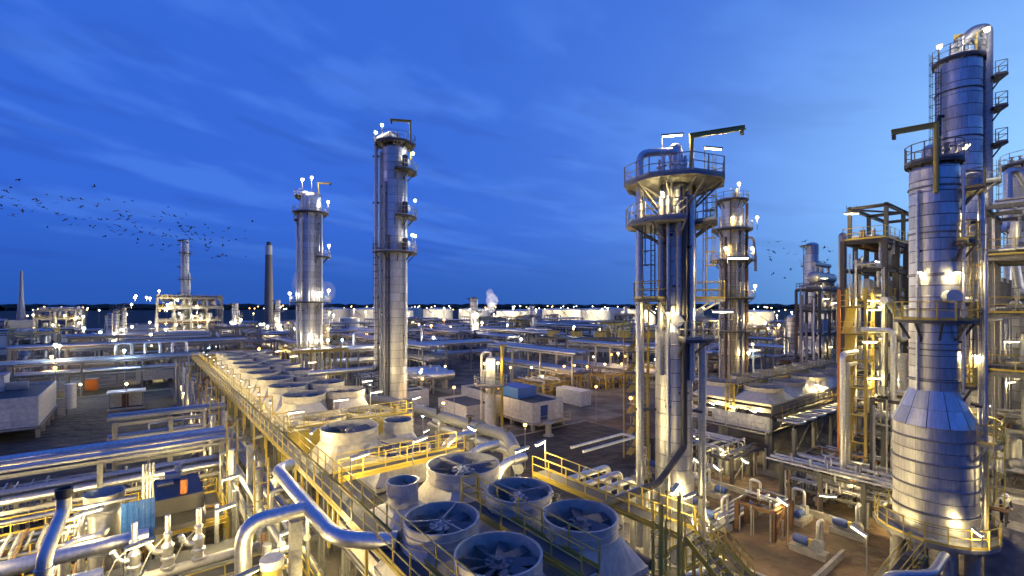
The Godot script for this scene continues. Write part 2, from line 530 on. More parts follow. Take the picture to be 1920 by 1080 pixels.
func _ready() -> void:
	var cam := Camera3D.new()
	cam.name = "camera"
	add_child(cam)
	cam.set_frustum(2.0 * 0.3 * 540.0 / 880.0, Vector2(0, 0.3 * 32.0 / 880.0), 0.3, 12000.0)
	cam.position = V(0, 17, 0)
	cam.rotation_degrees.y = -TURN
	cam.current = true
	var sm := PanoramaSkyMaterial.new()
	sm.panorama = ImageTexture.create_from_image(sky_image())
	var sk := Sky.new()
	sk.sky_material = sm
	var env := Environment.new()
	env.background_mode = Environment.BG_SKY
	env.sky = sk
	env.background_energy_multiplier = 1.0
	env.tonemap_mode = Environment.TONE_MAPPER_LINEAR
	env.tonemap_exposure = 1.0
	env.sdfgi_enabled = true
	env.ssao_enabled = true
	env.ssil_enabled = true
	env.volumetric_fog_enabled = true
	env.volumetric_fog_density = 0.0
	var we := WorldEnvironment.new()
	we.name = "world"
	we.environment = env
	add_child(we)
	# the last light of the set sun, low beyond the right of the view
	var sun := DirectionalLight3D.new()
	sun.name = "sun"
	add_child(sun)
	sun.light_energy = 0.05
	sun.light_color = Color(1.0, 0.86, 0.74)
	sun.light_angular_distance = 12.0
	sun.rotation_degrees = V(-7, -TURN - 75.0, 0)
	sun.shadow_enabled = true
	rng.seed = 20240
	materials()
	ground()
	far_field()
	main_bank()
	right_bank()
	towers()
	left_yard()
	centre_yard()
	right_unit()
	lamps()
	birds()
	steam()

# ---------------------------------------------------------------- columns
func davit(p: Node3D, at: Vector3, h: float, boom: Vector3, m := "yellow", r := 0.13) -> void:
	var o := part(p, "davit_post", MB.new().tube([at, at + V(0, h, 0)], r, 10), m)
	part(o, "davit_boom", MB.new().ibeam(at + V(0, h - 0.05, 0) - boom.normalized() * 0.15, at + V(0, h - 0.05, 0) + boom, 0.2, 0.32), m)
	part(o, "hoist", MB.new().box(at + V(0, h - 0.36, 0) + boom * 0.94, V(0.18, 0.3, 0.18)), "steel_dark")
# flanged nozzles, valves and small bore pipes on top of a vessel
func top_gear(p: Node3D, y: float, r: float, seed_: int, n := 7) -> void:
	var g := RandomNumberGenerator.new()
	g.seed = seed_
	for k in n:
		var d := dirc(g.randf() * 360.0) * r * g.randf_range(0.15, 0.8)
		var h := g.randf_range(0.5, 1.5)
		var mb := MB.new().tube([d + V(0, y, 0), d + V(0, y + h, 0)], g.randf_range(0.06, 0.13), 8)
		mb.tube([d + V(0, y + h * 0.55, 0), d + V(0, y + h * 0.55 + 0.12, 0)], 0.2, 8)
		mb.tube([d + V(0, y + h, 0), d + V(0, y + h + 0.08, 0)], 0.18, 8)
		part(p, "nozzle", mb, ["pipe_metal", "pipe_grey", "steel_pale"][g.randi() % 3])
func riser(p: Node3D, deg: float, off: float, y0: float, y1: float, r: float, m := "pipe_metal", ends := 0.0) -> void:
	var d := dirc(deg) * off
	var pts := [d + V(0, y0, 0), d + V(0, y1, 0)]
	if ends > 0.0: pts.append(dirc(deg) * (off - ends) + V(0, y1 + 0.0, 0))
	pipe_part(p, pts, r, m)
	var y := y0 + 3.0
	var o: Node3D = p
	while y < y1 - 1.0:
		part(o, "pipe_clamp", MB.new().box(d * 0.88 + V(0, y, 0), V(r * 2.6, 0.14, r * 2.6)), "steel_dark")
		y += 5.5

func towers() -> void:
	# 1. the slender column by the fans
	var t := thing("distillation_column", "slender silver column with octagonal top platform and yellow crane arm", "column", V(27.6, 0, -17.7), "distillation columns")
	part(t, "foundation", MB.new().cyl(V(0, 0, 0), 1.9, 1.9, 0.6, 8), "concrete")
	part(t, "skirt", MB.new().lathe(V(0, 0, 0), [Vector2(1.5, 0.6), Vector2(1.5, 0.7), Vector2(1.2, 2.9)], 28), "clad1")
	clad(t, 2.9, 15.3, 1.17, 0.9, 6)
	part(t, "transition", MB.new().lathe(V(0, 0, 0), [Vector2(1.17, 15.3), Vector2(0.98, 16.0)], 28), "clad2")
	clad(t, 16.0, 24.6, 0.98, 0.95, 6)
	part(t, "head", MB.new().dome(V(0, 24.6, 0), 0.98, 0.6, 24), "clad0")
	platform(t, 25.0, 0.6, 3.3, 0, 360, 8, "steel_pale", "steel")
	platform(t, 22.35, 1.02, 3.1, 95, 262, 7, "steel_pale", "steel")
	platform(t, 22.35, 1.02, 2.7, -35, 40, 3, "steel_pale", "steel_dark")
	platform(t, 17.4, 1.02, 2.65, 130, 235, 4, "yellow", "steel_dark")
	platform(t, 17.4, 1.02, 3.1, -55, 25, 3, "yellow", "steel_pale")
	platform(t, 14.9, 1.2, 2.75, -75, 95, 7, "steel_pale", "steel_dark")
	# diagonal struts under the head platform
	for k in 8:
		var d := dirc(22.5 + 45.0 * k)
		part(t, "strut", MB.new().beam(d * 0.98 + V(0, 23.0, 0), d * 2.9 + V(0, 24.85, 0), 0.12, 0.12), "steel")
	# overhead line and the risers
	pipe_part(t, [dirc(20) * 0.45 + V(0, 25.2, 0), dirc(20) * 0.45 + V(0, 27.1, 0), dirc(185) * 2.2 + V(0, 27.1, 0), dirc(185) * 2.2 + V(0, 1.0, 0)], 0.26, "pipe_metal", 14, "overhead_pipe")
	for y in [22.9, 17.0, 10.1, 4.0]:
		part(t, "pipe_bracket", MB.new().beam(dirc(185) * 1.0 + V(0, y, 0), dirc(185) * 2.5 + V(0, y, 0), 0.3, 0.16), "steel_dark")
	riser(t, 15, 1.75, 1.6, 14.7, 0.24)
	pipe_part(t, [dirc(15) * 1.75 + V(0, 1.8, 0), dirc(15) * 1.75 + V(0, 0.9, 0), dirc(60) * 2.4 + V(0, 0.5, 0), dirc(100) * 2.3 + V(0, 0.5, 0)], 0.24)
	riser(t, 125, 1.22, 2.0, 24.0, 0.13)
	riser(t, 95, 1.24, 15.2, 24.3, 0.2, "pipe_dull")
	riser(t, 80, 1.28, 8.4, 24.4, 0.2, "pipe_dark")
	riser(t, 55, 1.3, 12.2, 24.0, 0.24)
	riser(t, 148, 1.25, 12.5, 24.0, 0.2, "pipe_dull")
	pipe_part(t, [dirc(80) * 1.28 + V(0, 8.6, 0), dirc(80) * 1.28 + V(0, 8.0, 0), V(-3.9, 6.6, 1.5), V(-9.5, 6.6, 1.5)], 0.2, "pipe_dark")
	pipe_part(t, [dirc(88) * 1.3 + V(0, 1.8, 0), dirc(88) * 1.3 + V(0, 5.2, 0), dirc(112) * 1.3 + V(0, 5.2, 0)], 0.07, "pipe_metal", 8)
	ladder(t, dirc(165) * 1.55, dirc(165), 17.4, 22.4, "steel_dark")
	ladder(t, dirc(8) * 1.95, dirc(0), 17.4, 25.0, "yellow_old")
	part(t, "ladder_post", MB.new().tube([dirc(0) * 1.35 + V(0, 17.4, 0), dirc(0) * 1.35 + V(0, 25, 0)], 0.14, 8), "yellow_old")
	ladder(t, dirc(200) * 1.6, dirc(200), 2.0, 17.2, "yellow_old")
	part(t, "manway", MB.new().tube([dirc(100) * 1.1 + V(0, 16.0, 0), dirc(100) * 1.55 + V(0, 16.0, 0)], 0.36, 16), "clad0")
	part(t, "reflux_drum", MB.new().cyl(V(0.2, 25.1, 0), 0.42, 0.42, 2.3, 16).dome(V(0.2, 27.4, 0), 0.42, 0.3, 16), "pipe_metal")
	for k in 5:
		var d := dirc(60 + 30 * k) * 0.95
		part(t, "nozzle", MB.new().tube([d + V(0, 25, 0), d + V(0, 26.6 + 0.2 * (k % 2), 0)], 0.1, 8).tube([d + V(0, 26.0, 0), d + V(0, 26.12, 0)], 0.2, 8), "pipe_metal")
	davit(t, dirc(20) * 1.1 + V(0, 25, 0), 3.1, V(3.3, 0.75, 1.9), "yellow", 0.15)

	# 2. the tall column behind the fans
	t = thing("distillation_column", "tall silver column with thick white pipe beside it and stubby side platforms", "column", V(26.3, 0, -58.3), "distillation columns")
	part(t, "foundation", MB.new().cyl(V(0, 0, 0), 2.4, 2.4, 0.6, 8), "concrete")
	clad(t, 0.6, 37.6, 1.65, 1.05, 6)
	part(t, "head", MB.new().dome(V(0, 37.6, 0), 1.65, 0.8, 24), "clad0")
	platform(t, 38.2, 0.8, 2.75, 0, 360, 8, "steel", "steel_dark")
	platform(t, 34.6, 1.7, 2.9, -45, 75, 5, "steel_pale", "steel_dark")
	platform(t, 28.6, 1.7, 2.9, -45, 75, 5, "steel_pale", "steel_dark")
	platform(t, 23.9, 1.7, 2.9, -60, 150, 8, "steel_pale", "steel_dark")
	for y in [36.6, 30.5, 24.5, 18, 12]:
		part(t, "pipe_bracket", MB.new().beam(dirc(180) * 1.5 + V(0, y, 0), dirc(180) * 2.85 + V(0, y, 0), 0.5, 0.2), "steel_dark")
	pipe_part(t, [V(0, 38.3, 0), V(0, 39.9, 0), dirc(180) * 2.45 + V(0, 39.0, 0), dirc(180) * 2.45 + V(0, 8.7, 0), dirc(180) * 2.45 + V(-8.5, 8.7, 0)], 0.3, "pipe_metal", 14, "overhead_pipe")
	riser(t, 150, 1.85, 2, 37, 0.13, "pipe_dull")
	riser(t, 120, 1.85, 1, 33, 0.16, "pipe_dull")
	riser(t, 100, 1.8, 1, 26, 0.1, "pipe_dark")
	riser(t, 30, 1.85, 10, 36, 0.12)
	ladder(t, dirc(165) * 2.05, dirc(165), 3, 24, "steel_dark")
	ladder(t, dirc(60) * 2.1, dirc(60), 24, 38, "steel_pale", false)
	for y in [34.8, 28.8, 24.1]:
		part(t, "manway", MB.new().tube([dirc(15) * 1.5 + V(0, y + 0.9, 0), dirc(15) * 2.1 + V(0, y + 0.9, 0)], 0.42, 14), "clad0")
		part(t, "valve_cabinet", MB.new().box(dirc(40) * 2.2 + V(0, y + 0.8, 0), V(0.5, 1.5, 0.5)), "steel_dark")
	top_gear(t, 38.2, 2.6, 3, 9)
	davit(t, dirc(10) * 2.2 + V(0, 36, 0), 5.2, dirc(170) * 2.6, "yellow_old")

	# 3. its fellow further off
	t = thing("distillation_column", "stout silver column with full ring platform at half height", "column", V(25.5, 0, -94.5), "distillation columns")
	part(t, "foundation", MB.new().cyl(V(0, 0, 0), 2.9, 2.9, 0.6, 8), "concrete")
	clad(t, 0.6, 34.6, 2.15, 1.15, 0)
	clad(t, 34.6, 37.6, 1.9, 1.5, 0)
	part(t, "head", MB.new().dome(V(0, 37.6, 0), 1.9, 1.0, 20), "clad0")
	platform(t, 34.6, 2.0, 3.3, 0, 360, 10, "steel_pale", "steel_dark")
	platform(t, 37.6, 1.5, 2.9, 120, 240, 4, "yellow_old", "steel_dark")
	platform(t, 33.2, 2.2, 3.0, 150, 215, 3, "steel", "steel_dark")
	platform(t, 26.2, 2.2, 3.6, -45, 45, 4, "steel_pale", "steel_dark")
	platform(t, 17.6, 2.2, 3.7, 0, 360, 10, "steel_pale", "steel_dark")
	platform(t, 8.6, 2.2, 3.6, 0, 360, 10, "yellow", "steel_dark")
	for e in [[170, 0.2, 34], [140, 0.14, 30], [110, 0.22, 33], [75, 0.12, 37], [20, 0.25, 34], [195, 0.2, 17]]:
		riser(t, e[0], 2.15 + e[1] + 0.1, 2, e[2], e[1])
	part(t, "reflux_drum", MB.new().cyl(dirc(120) * 1.1 + V(0, 35, 0), 1.0, 1.0, 3.0, 16).dome(dirc(120) * 1.1 + V(0, 38, 0), 1.0, 0.6, 16), "clad1")
	top_gear(t, 37.6, 2.4, 8, 8)
	davit(t, dirc(0) * 1.5 + V(0, 36, 0), 4.4, dirc(0) * 2.4, "yellow_old")
	ladder(t, dirc(40) * 2.5, dirc(40), 3, 34, "steel_pale")

	# 5. the shorter column right of the first
	t = thing("distillation_column", "dark topped column with four full ring platforms right behind walkway", "column", V(69.1, 0, -34.6), "distillation columns")
	part(t, "foundation", MB.new().cyl(V(0, 0, 0), 2.2, 2.2, 0.6, 8), "concrete")
	clad(t, 0.6, 27.8, 1.72, 1.0, 0)
	clad(t, 27.8, 32.4, 1.5, 1.1, 0)
	part(t, "head", MB.new().dome(V(0, 32.4, 0), 1.5, 0.7, 20), "clad0")
	platform(t, 32.5, 1.4, 2.3, 0, 360, 10, "steel", "steel_dark")
	platform(t, 28.2, 1.6, 2.9, 0, 360, 10, "steel_pale", "steel_dark")
	platform(t, 23.6, 1.75, 3.1, 0, 360, 10, "steel_pale", "steel_dark")
	platform(t, 18.0, 1.75, 3.0, -60, 200, 10, "yellow", "steel_dark")
	platform(t, 13.2, 1.75, 2.8, 0, 360, 10, "steel_pale", "steel_dark")
	for e in [[165, 0.2, 30, "pipe_dull"], [140, 0.16, 27, "brown"], [95, 0.14, 26, "pipe_metal"], [70, 0.22, 31, "pipe_dull"], [25, 0.2, 32, "brown"], [5, 0.24, 27, "pipe_metal"], [120, 0.1, 32, "pipe_dark"]]:
		riser(t, e[0], 1.72 + e[1] + 0.1, 1, e[2], e[1], e[3])
	pipe_part(t, [dirc(10) * 2.0 + V(0, 27, 0), dirc(10) * 3.0 + V(0, 27, 0), dirc(10) * 3.3 + V(0, 24, 0), dirc(10) * 3.3 + V(0, 22, 0)], 0.2, "pipe_dull")
	top_gear(t, 32.6, 2.0, 12, 8)
	ladder(t, dirc(110) * 2.2, dirc(110), 2, 32, "yellow_old")

	# 6. the great stepped column
	t = thing("vacuum_column", "massive silver column with cone step down to wider drum", "column", V(38.5, 0, -6.6), "distillation columns")
	for k in 8:
		var d := dirc(22.5 + k * 45.0) * 1.85
		part(t, "leg", MB.new().lathe(d, [Vector2(0.36, 0), Vector2(0.36, 2.9)], 16), "concrete")
	part(t, "base_ring", MB.new().lathe(V(0, 0, 0), [Vector2(1.2, 2.7), Vector2(2.15, 2.7), Vector2(2.15, 3.2), Vector2(1.2, 3.2)], 32), "steel")
	clad(t, 3.2, 9.75, 2.0, 0.73, 12, 0.045)
	part(t, "cone", MB.new().lathe(V(0, 0, 0), [Vector2(1.97, 9.7), Vector2(1.21, 11.8)], 48), "clad_seam")
	for k in 12:
		var mb := MB.new()
		var a0 := TAU * k / 12.0 + 0.012
		var a1 := TAU * (k + 1) / 12.0 - 0.012
		mb.lathe(V(0, 0, 0), [Vector2(2.03, 9.70), Vector2(2.05, 9.76), Vector2(1.62, 10.74)], 4, a0, a1)
		part(t, "cladding_panel", mb, "clad%d" % (k % 4))
		part(t, "cladding_panel", MB.new().lathe(V(0, 0, 0), [Vector2(1.635, 10.76), Vector2(1.20, 11.83)], 4, a0, a1), "clad%d" % ((k + 1) % 4))
	clad(t, 11.8, 25.3, 1.2, 0.72, 8, 0.045)
	part(t, "head", MB.new().dome(V(0, 25.3, 0), 1.2, 0.7, 24), "clad0")
	for y in [12.4, 14.3, 16.2, 18.8, 21.4, 24.2]:
		part(t, "stiffening_ring", MB.new().lathe(V(0, y, 0), [Vector2(1.2, -0.05), Vector2(1.27, -0.05), Vector2(1.27, 0.05), Vector2(1.2, 0.05)], 32), "steel")
	for y in [4.6, 6.1, 7.6, 9.0]:
		part(t, "stiffening_ring", MB.new().lathe(V(0, y, 0), [Vector2(2.0, -0.05), Vector2(2.08, -0.05), Vector2(2.08, 0.05), Vector2(2.0, 0.05)], 40), "steel")
	platform(t, 25.8, 0.5, 1.45, 0, 360, 12, "steel", "steel_dark")
	platform(t, 23.9, 1.25, 2.3, -45, 60, 5, "yellow_old", "steel_dark")
	platform(t, 20.8, 1.25, 2.05, -35, 85, 6, "yellow_old", "steel_dark")
	platform(t, 16.1, 1.25, 2.0, 0, 360, 14, "yellow", "steel_dark")
	platform(t, 12.2, 1.25, 1.9, -40, 60, 6, "yellow", "steel_dark")
	platform(t, 9.1, 2.05, 3.0, -50, 75, 7, "yellow", "steel")
	platform(t, 3.3, 2.05, 2.95, 0, 360, 18, "yellow", "steel")
	part(t, "manway", MB.new().tube([dirc(100) * 1.1 + V(0, 17.5, 0), dirc(100) * 1.62 + V(0, 17.5, 0)], 0.36, 20).tube([dirc(100) * 1.62 + V(0, 17.5, 0), dirc(100) * 1.7 + V(0, 17.5, 0)], 0.42, 20), "white")
	for e in [[20, 0.15, 2.5, 25], [38, 0.12, 2.5, 20], [-5, 0.2, 9.8, 24], [60, 0.09, 11.8, 25], [165, 0.09, 11.8, 24]]:
		var off: float = 1.2 if e[2] > 9.0 else 2.05
		riser(t, e[0], off + e[1] + 0.08, e[2], e[3], e[1], "pipe_metal" if e[1] > 0.08 else "pipe_dark")
	ladder(t, dirc(25) * 1.75, dirc(25), 11.8, 20.8, "yellow_old")
	ladder(t, dirc(50) * 2.35, dirc(50), 3.3, 9.1, "yellow")
	davit(t, dirc(128) * 1.38 + V(0, 23.7, 0), 4.1, dirc(200) * 2.2 + V(0, -0.2, 0), "yellow", 0.14)
	top_gear(t, 25.8, 1.2, 21, 7)
	part(t, "reflux_drum", MB.new().cyl(dirc(300) * 0.3 + V(0, 25.8, 0), 0.55, 0.55, 0.9, 18).dome(dirc(300) * 0.3 + V(0, 26.7, 0), 0.55, 0.35, 18), "clad1")
	part(t, "instrument_tank", MB.new().cyl(dirc(20) * 1.85 + V(0, 24, 0), 0.32, 0.32, 0.9, 14).dome(dirc(20) * 1.85 + V(0, 24.9, 0), 0.32, 0.15, 14), "white")
	pipe_part(t, [dirc(10) * 1.1 + V(0, 17.2, 0), dirc(10) * 2.3 + V(0, 17.2, 0), dirc(10) * 2.3 + V(0, 13.2, 0)], 0.3, "pipe_metal", 14)

	# 7. the highest column
	t = thing("distillation_column", "highest dark silver column with twin overhead pipes on its side", "column", V(54.6, 0, -7.8), "distillation columns")
	part(t, "foundation", MB.new().cyl(V(0, 0, 0), 2.2, 2.2, 0.6, 8), "concrete")
	clad(t, 0.6, 37.6, 1.5, 1.0, 6)
	part(t, "head", MB.new().dome(V(0, 37.6, 0), 1.5, 0.8, 24), "clad0")
	platform(t, 37.7, 0.6, 1.75, 0, 360, 12, "steel", "steel_dark")
	for y in [36.0, 33.4, 30.4]:
		platform(t, y, 2.1, 3.0, -40, 35, 3, "steel", "steel_dark")
	platform(t, 27.2, 1.55, 2.6, -40, 60, 5, "steel_pale", "steel_dark")
	pipe_part(t, [dirc(190) * 0.3 + V(0, 38.2, 0), dirc(190) * 0.2 + V(0, 38.9, 0), dirc(10) * 1.2 + V(0, 40.3, 0), dirc(14) * 1.98 + V(0, 40.3, 0), dirc(14) * 1.98 + V(0, 2, 0)], 0.4, "pipe_dull", 14, "overhead_pipe")
	riser(t, -12, 2.5, 31, 39.6, 0.16, "pipe_dull", 1.2)
	riser(t, 172, 1.95, 26, 33, 0.12, "pipe_dark", 0.5)
	for y in [35.0, 31.0, 28.0, 24.0]:
		part(t, "stiffening_ring", MB.new().lathe(V(0, y, 0), [Vector2(1.5, -0.05), Vector2(1.58, -0.05), Vector2(1.58, 0.05), Vector2(1.5, 0.05)], 32), "steel_dark")
	top_gear(t, 37.8, 1.5, 33, 7)
	davit(t, dirc(20) * 1.2 + V(0, 37.7, 0), 2.2, dirc(200) * 1.5, "yellow_old")
	ladder(t, dirc(178) * 1.75, dirc(178), 20, 37, "steel_dark")

	# 8. the column cut by the right edge
	t = thing("distillation_column", "broad silver column with inverted U pipe on its near side", "column", V(71.5, 0, -4.6), "distillation columns")
	part(t, "foundation", MB.new().cyl(V(0, 0, 0), 2.6, 2.6, 0.6, 8), "concrete")
	clad(t, 0.6, 31.2, 1.95, 1.1, 8)
	part(t, "head", MB.new().dome(V(0, 31.2, 0), 1.95, 0.9, 24), "clad0")
	platform(t, 31.4, 1.0, 2.5, 0, 360, 12, "steel_pale", "steel_dark")
	platform(t, 25.6, 2.0, 3.1, 0, 360, 12, "steel", "steel_dark")
	platform(t, 17.6, 2.0, 3.0, 60, 250, 9, "steel", "steel_dark")
	platform(t, 11.5, 2.0, 3.2, 0, 360, 12, "yellow", "steel_dark")
	pipe_part(t, [dirc(150) * 1.8 + V(0, 29, 0), dirc(165) * 2.2 + V(0, 30.6, 0), dirc(175) * 2.9 + V(0, 30.6, 0), dirc(175) * 2.9 + V(0, 24.6, 0), dirc(190) * 4.8 + V(0, 24.6, 0)], 0.36, "pipe_metal", 14, "overhead_pipe")
	pipe_part(t, [dirc(182) * 4.0 + V(0, 24.2, 0), dirc(182) * 4.0 + V(0, 18, 0)], 0.3, "pipe_metal", 14)
	pipe_part(t, [dirc(160) * 2.2 + V(0, 18.2, 0), dirc(168) * 2.6 + V(0, 22, 0), dirc(172) * 3.1 + V(0, 22, 0), dirc(172) * 3.1 + V(0, 1, 0)], 0.3, "pipe_metal", 14)
	for e in [[150, 0.16], [140, 0.13], [128, 0.2], [115, 0.12], [103, 0.18], [90, 0.1]]:
		riser(t, e[0], 2.3, 1, 16.5, e[1], "pipe_metal")
	top_gear(t, 31.4, 2.2, 40, 8)
	ladder(t, dirc(195) * 2.3, dirc(195), 2, 31, "steel")

# ---------------------------------------------------------------- air cooler fans
func hood_mesh(hx: float, hz: float, r: float, h: float) -> MB:
	var mb := MB.new()
	var n := 40
	var lo := []
	var hi := []
	for i in n + 1:
		var a := TAU * (i + 0.5) / n
		var d := Vector2(cos(a), sin(a))
		var k := minf(hx / maxf(absf(d.x), 1e-4), hz / maxf(absf(d.y), 1e-4))
		lo.append(V(d.x * k, 0.25, d.y * k))
		hi.append(V(d.x * r, h, d.y * r))
	for i in n:
		var nn: Vector3 = (hi[i] - lo[i]).cross(lo[i + 1] - lo[i]).normalized()
		if nn.y < 0: nn = -nn
		mb.quad(lo[i], hi[i], hi[i + 1], lo[i + 1], nn)
	for s in [-1, 1]:
		mb.box(V(s * hx, 0.12, 0), V(0.06, 0.26, hz * 2)).box(V(0, 0.12, s * hz), V(hx * 2, 0.26, 0.06))
	return mb
# one fan: plenum hood, ring, blades, hub, motor beam; `look` picks blades and struts
func fan(at: Vector3, hx: float, hz: float, hh: float, r: float, rh: float, look: int, label: String, group := "") -> Node3D:
	var t := thing("air_cooler_fan", label, "fan", at, group)
	var hm: String = ["hood", "hood_b"][look % 2]
	part(t, "hood", hood_mesh(hx, hz, r, hh), hm)
	part(t, "fan_ring", MB.new().lathe(V(0, 0, 0), [Vector2(r, hh - 0.02), Vector2(r + 0.02, hh), Vector2(r + 0.02, hh + rh), Vector2(r - 0.03, hh + rh)], 48), hm)
	part(t, "shroud", MB.new().lathe(V(0, 0, 0), [Vector2(r - 0.03, hh + rh - 0.01), Vector2(r - 0.05, hh - 0.5), Vector2(r * 1.1, 0.3)], 48), "hood_b")
	for k in 3:
		var y: float = hh + rh * [0.06, 0.5, 0.97][k]
		part(t, "hoop", MB.new().lathe(V(0, y, 0), [Vector2(r + 0.02, -0.035), Vector2(r + 0.065, -0.03), Vector2(r + 0.065, 0.03), Vector2(r + 0.02, 0.035)], 48), hm)
	part(t, "tube_bundle", MB.new().box(V(0, 0.06, 0), V(hx * 1.96, 0.06, hz * 1.96)), "bundle")
	var yb := hh + rh - 0.34
	part(t, "hub", MB.new().lathe(V(0, yb, 0), [Vector2(0.01, 0.16), Vector2(r * 0.10, 0.15), Vector2(r * 0.12, 0.03), Vector2(r * 0.33, 0.02), Vector2(r * 0.33, -0.04), Vector2(0.01, -0.05)], 24), "fan_dark" if look % 3 else "hood_b")
	var nb: int = [8, 6, 9, 7][look % 4]
	var key := "blade%.2f_%d" % [r, look % 2]
	if not cache.has(key):
		var mb := MB.new()
		var w := 0.72 if look % 2 else 0.5
		for s in 4:
			var q0 := r * (0.16 + 0.195 * s)
			var q1 := r * (0.16 + 0.195 * (s + 1))
			var t0 := deg_to_rad(28 - 5 * s)
			mb.box(V((q0 + q1) * 0.5, 0, 0), V(q1 - q0, 0.03, w * r * 0.5), Basis(V(1, 0, 0), t0))
		cache[key] = mb.mesh()
	var ph := rng.randf() * TAU
	for k in nb:
		inst(t, "fan_blade", cache[key], "fan_blade", V(0, yb - 0.03, 0), Basis(Vector3.UP, ph + TAU * k / nb))
	# bearing beam below the blades, and open struts above them on some
	part(t, "motor_beam", MB.new().box(V(0, yb - 0.55, 0), V(r * 1.96, 0.16, 0.22)), "steel")
	part(t, "motor", MB.new().cyl(V(0, yb - 0.5, 0), r * 0.11, r * 0.11, 0.42, 12), "steel_dark")
	if look % 3 == 0:
		for k in 3:
			var a := ph + TAU * k / 3.0
			part(t, "strut", MB.new().beam(V(cos(a) * r * 0.98, hh + rh * 0.9, sin(a) * r * 0.98), V(cos(a) * 0.08, hh + rh * 0.82, sin(a) * 0.08), 0.07, 0.07), "steel_pale")
	return t

# a straight catwalk along X or Z, with supports down to `foot`
func catwalk(label: String, a: Vector3, b: Vector3, w: float, sides := 3, railm := "yellow", foot := -1.0, group := "yellow railed catwalks") -> Node3D:
	var t := thing("catwalk", label, "walkway", a, group)
	var d := b - a
	var u := d.normalized()
	var s := u.cross(Vector3.UP).normalized()
	var nd := maxi(1, int(d.length() / 3.0))
	for k in nd:
		part(t, "deck_grating", MB.new().beam(d * (float(k) / nd) + u * 0.01 - V(0, 0.03, 0), d * (float(k + 1) / nd) - u * 0.01 - V(0, 0.03, 0), w - 0.06, 0.05), "grating")
	for q in [-1, 1]:
		part(t, "stringer", MB.new().beam(s * q * w * 0.5 - V(0, 0.1, 0), s * q * w * 0.5 + d - V(0, 0.08, 0), 0.05, 0.16), railm)
		if (sides & (1 if q < 0 else 2)):
			rail(t, [s * q * w * 0.5, s * q * w * 0.5 + d], railm, 1.1, 1.5, 0.03)
	if foot >= 0.0:
		var n := maxi(1, int(d.length() / 5.0))
		for k in n + 1:
			for q in [-1, 1]:
				var c: Vector3 = s * q * w * 0.42 + d * (float(k) / n)
				part(t, "support", MB.new().beam(c - V(0, 0.2, 0), c - V(0, a.y - foot, 0), 0.12, 0.12), railm)
	return t
func stair(label: String, a: Vector3, b: Vector3, w := 0.9, m := "yellow") -> Node3D:
	var t := thing("stair", label, "stair", a, "yellow steel stairs")
	var d := b - a
	var s := V(d.x, 0, d.z).normalized().cross(Vector3.UP)
	for q in [-1, 1]:
		part(t, "stringer", MB.new().beam(s * q * w * 0.5, s * q * w * 0.5 + d, 0.06, 0.24), m)
		var mb := MB.new()
		for h in [1.0, 0.55]: mb.tube([s * q * w * 0.5 + V(0, h, 0), s * q * w * 0.5 + d + V(0, h, 0)], 0.03, 5)
		var o := part(t, "handrail", mb, m)
		for k in 5: part(o, "post", MB.new().box(s * q * w * 0.5 + d * (k / 4.0) + V(0, 0.5, 0), V(0.055, 1.0, 0.055)), m)
	var n := int(absf(d.y) / 0.22)
	for k in n:
		part(t, "tread", MB.new().box(d * ((k + 0.5) / n), V(w if absf(s.x) > 0.5 else 0.25, 0.04, w if absf(s.z) > 0.5 else 0.25)), "grating")
	return t

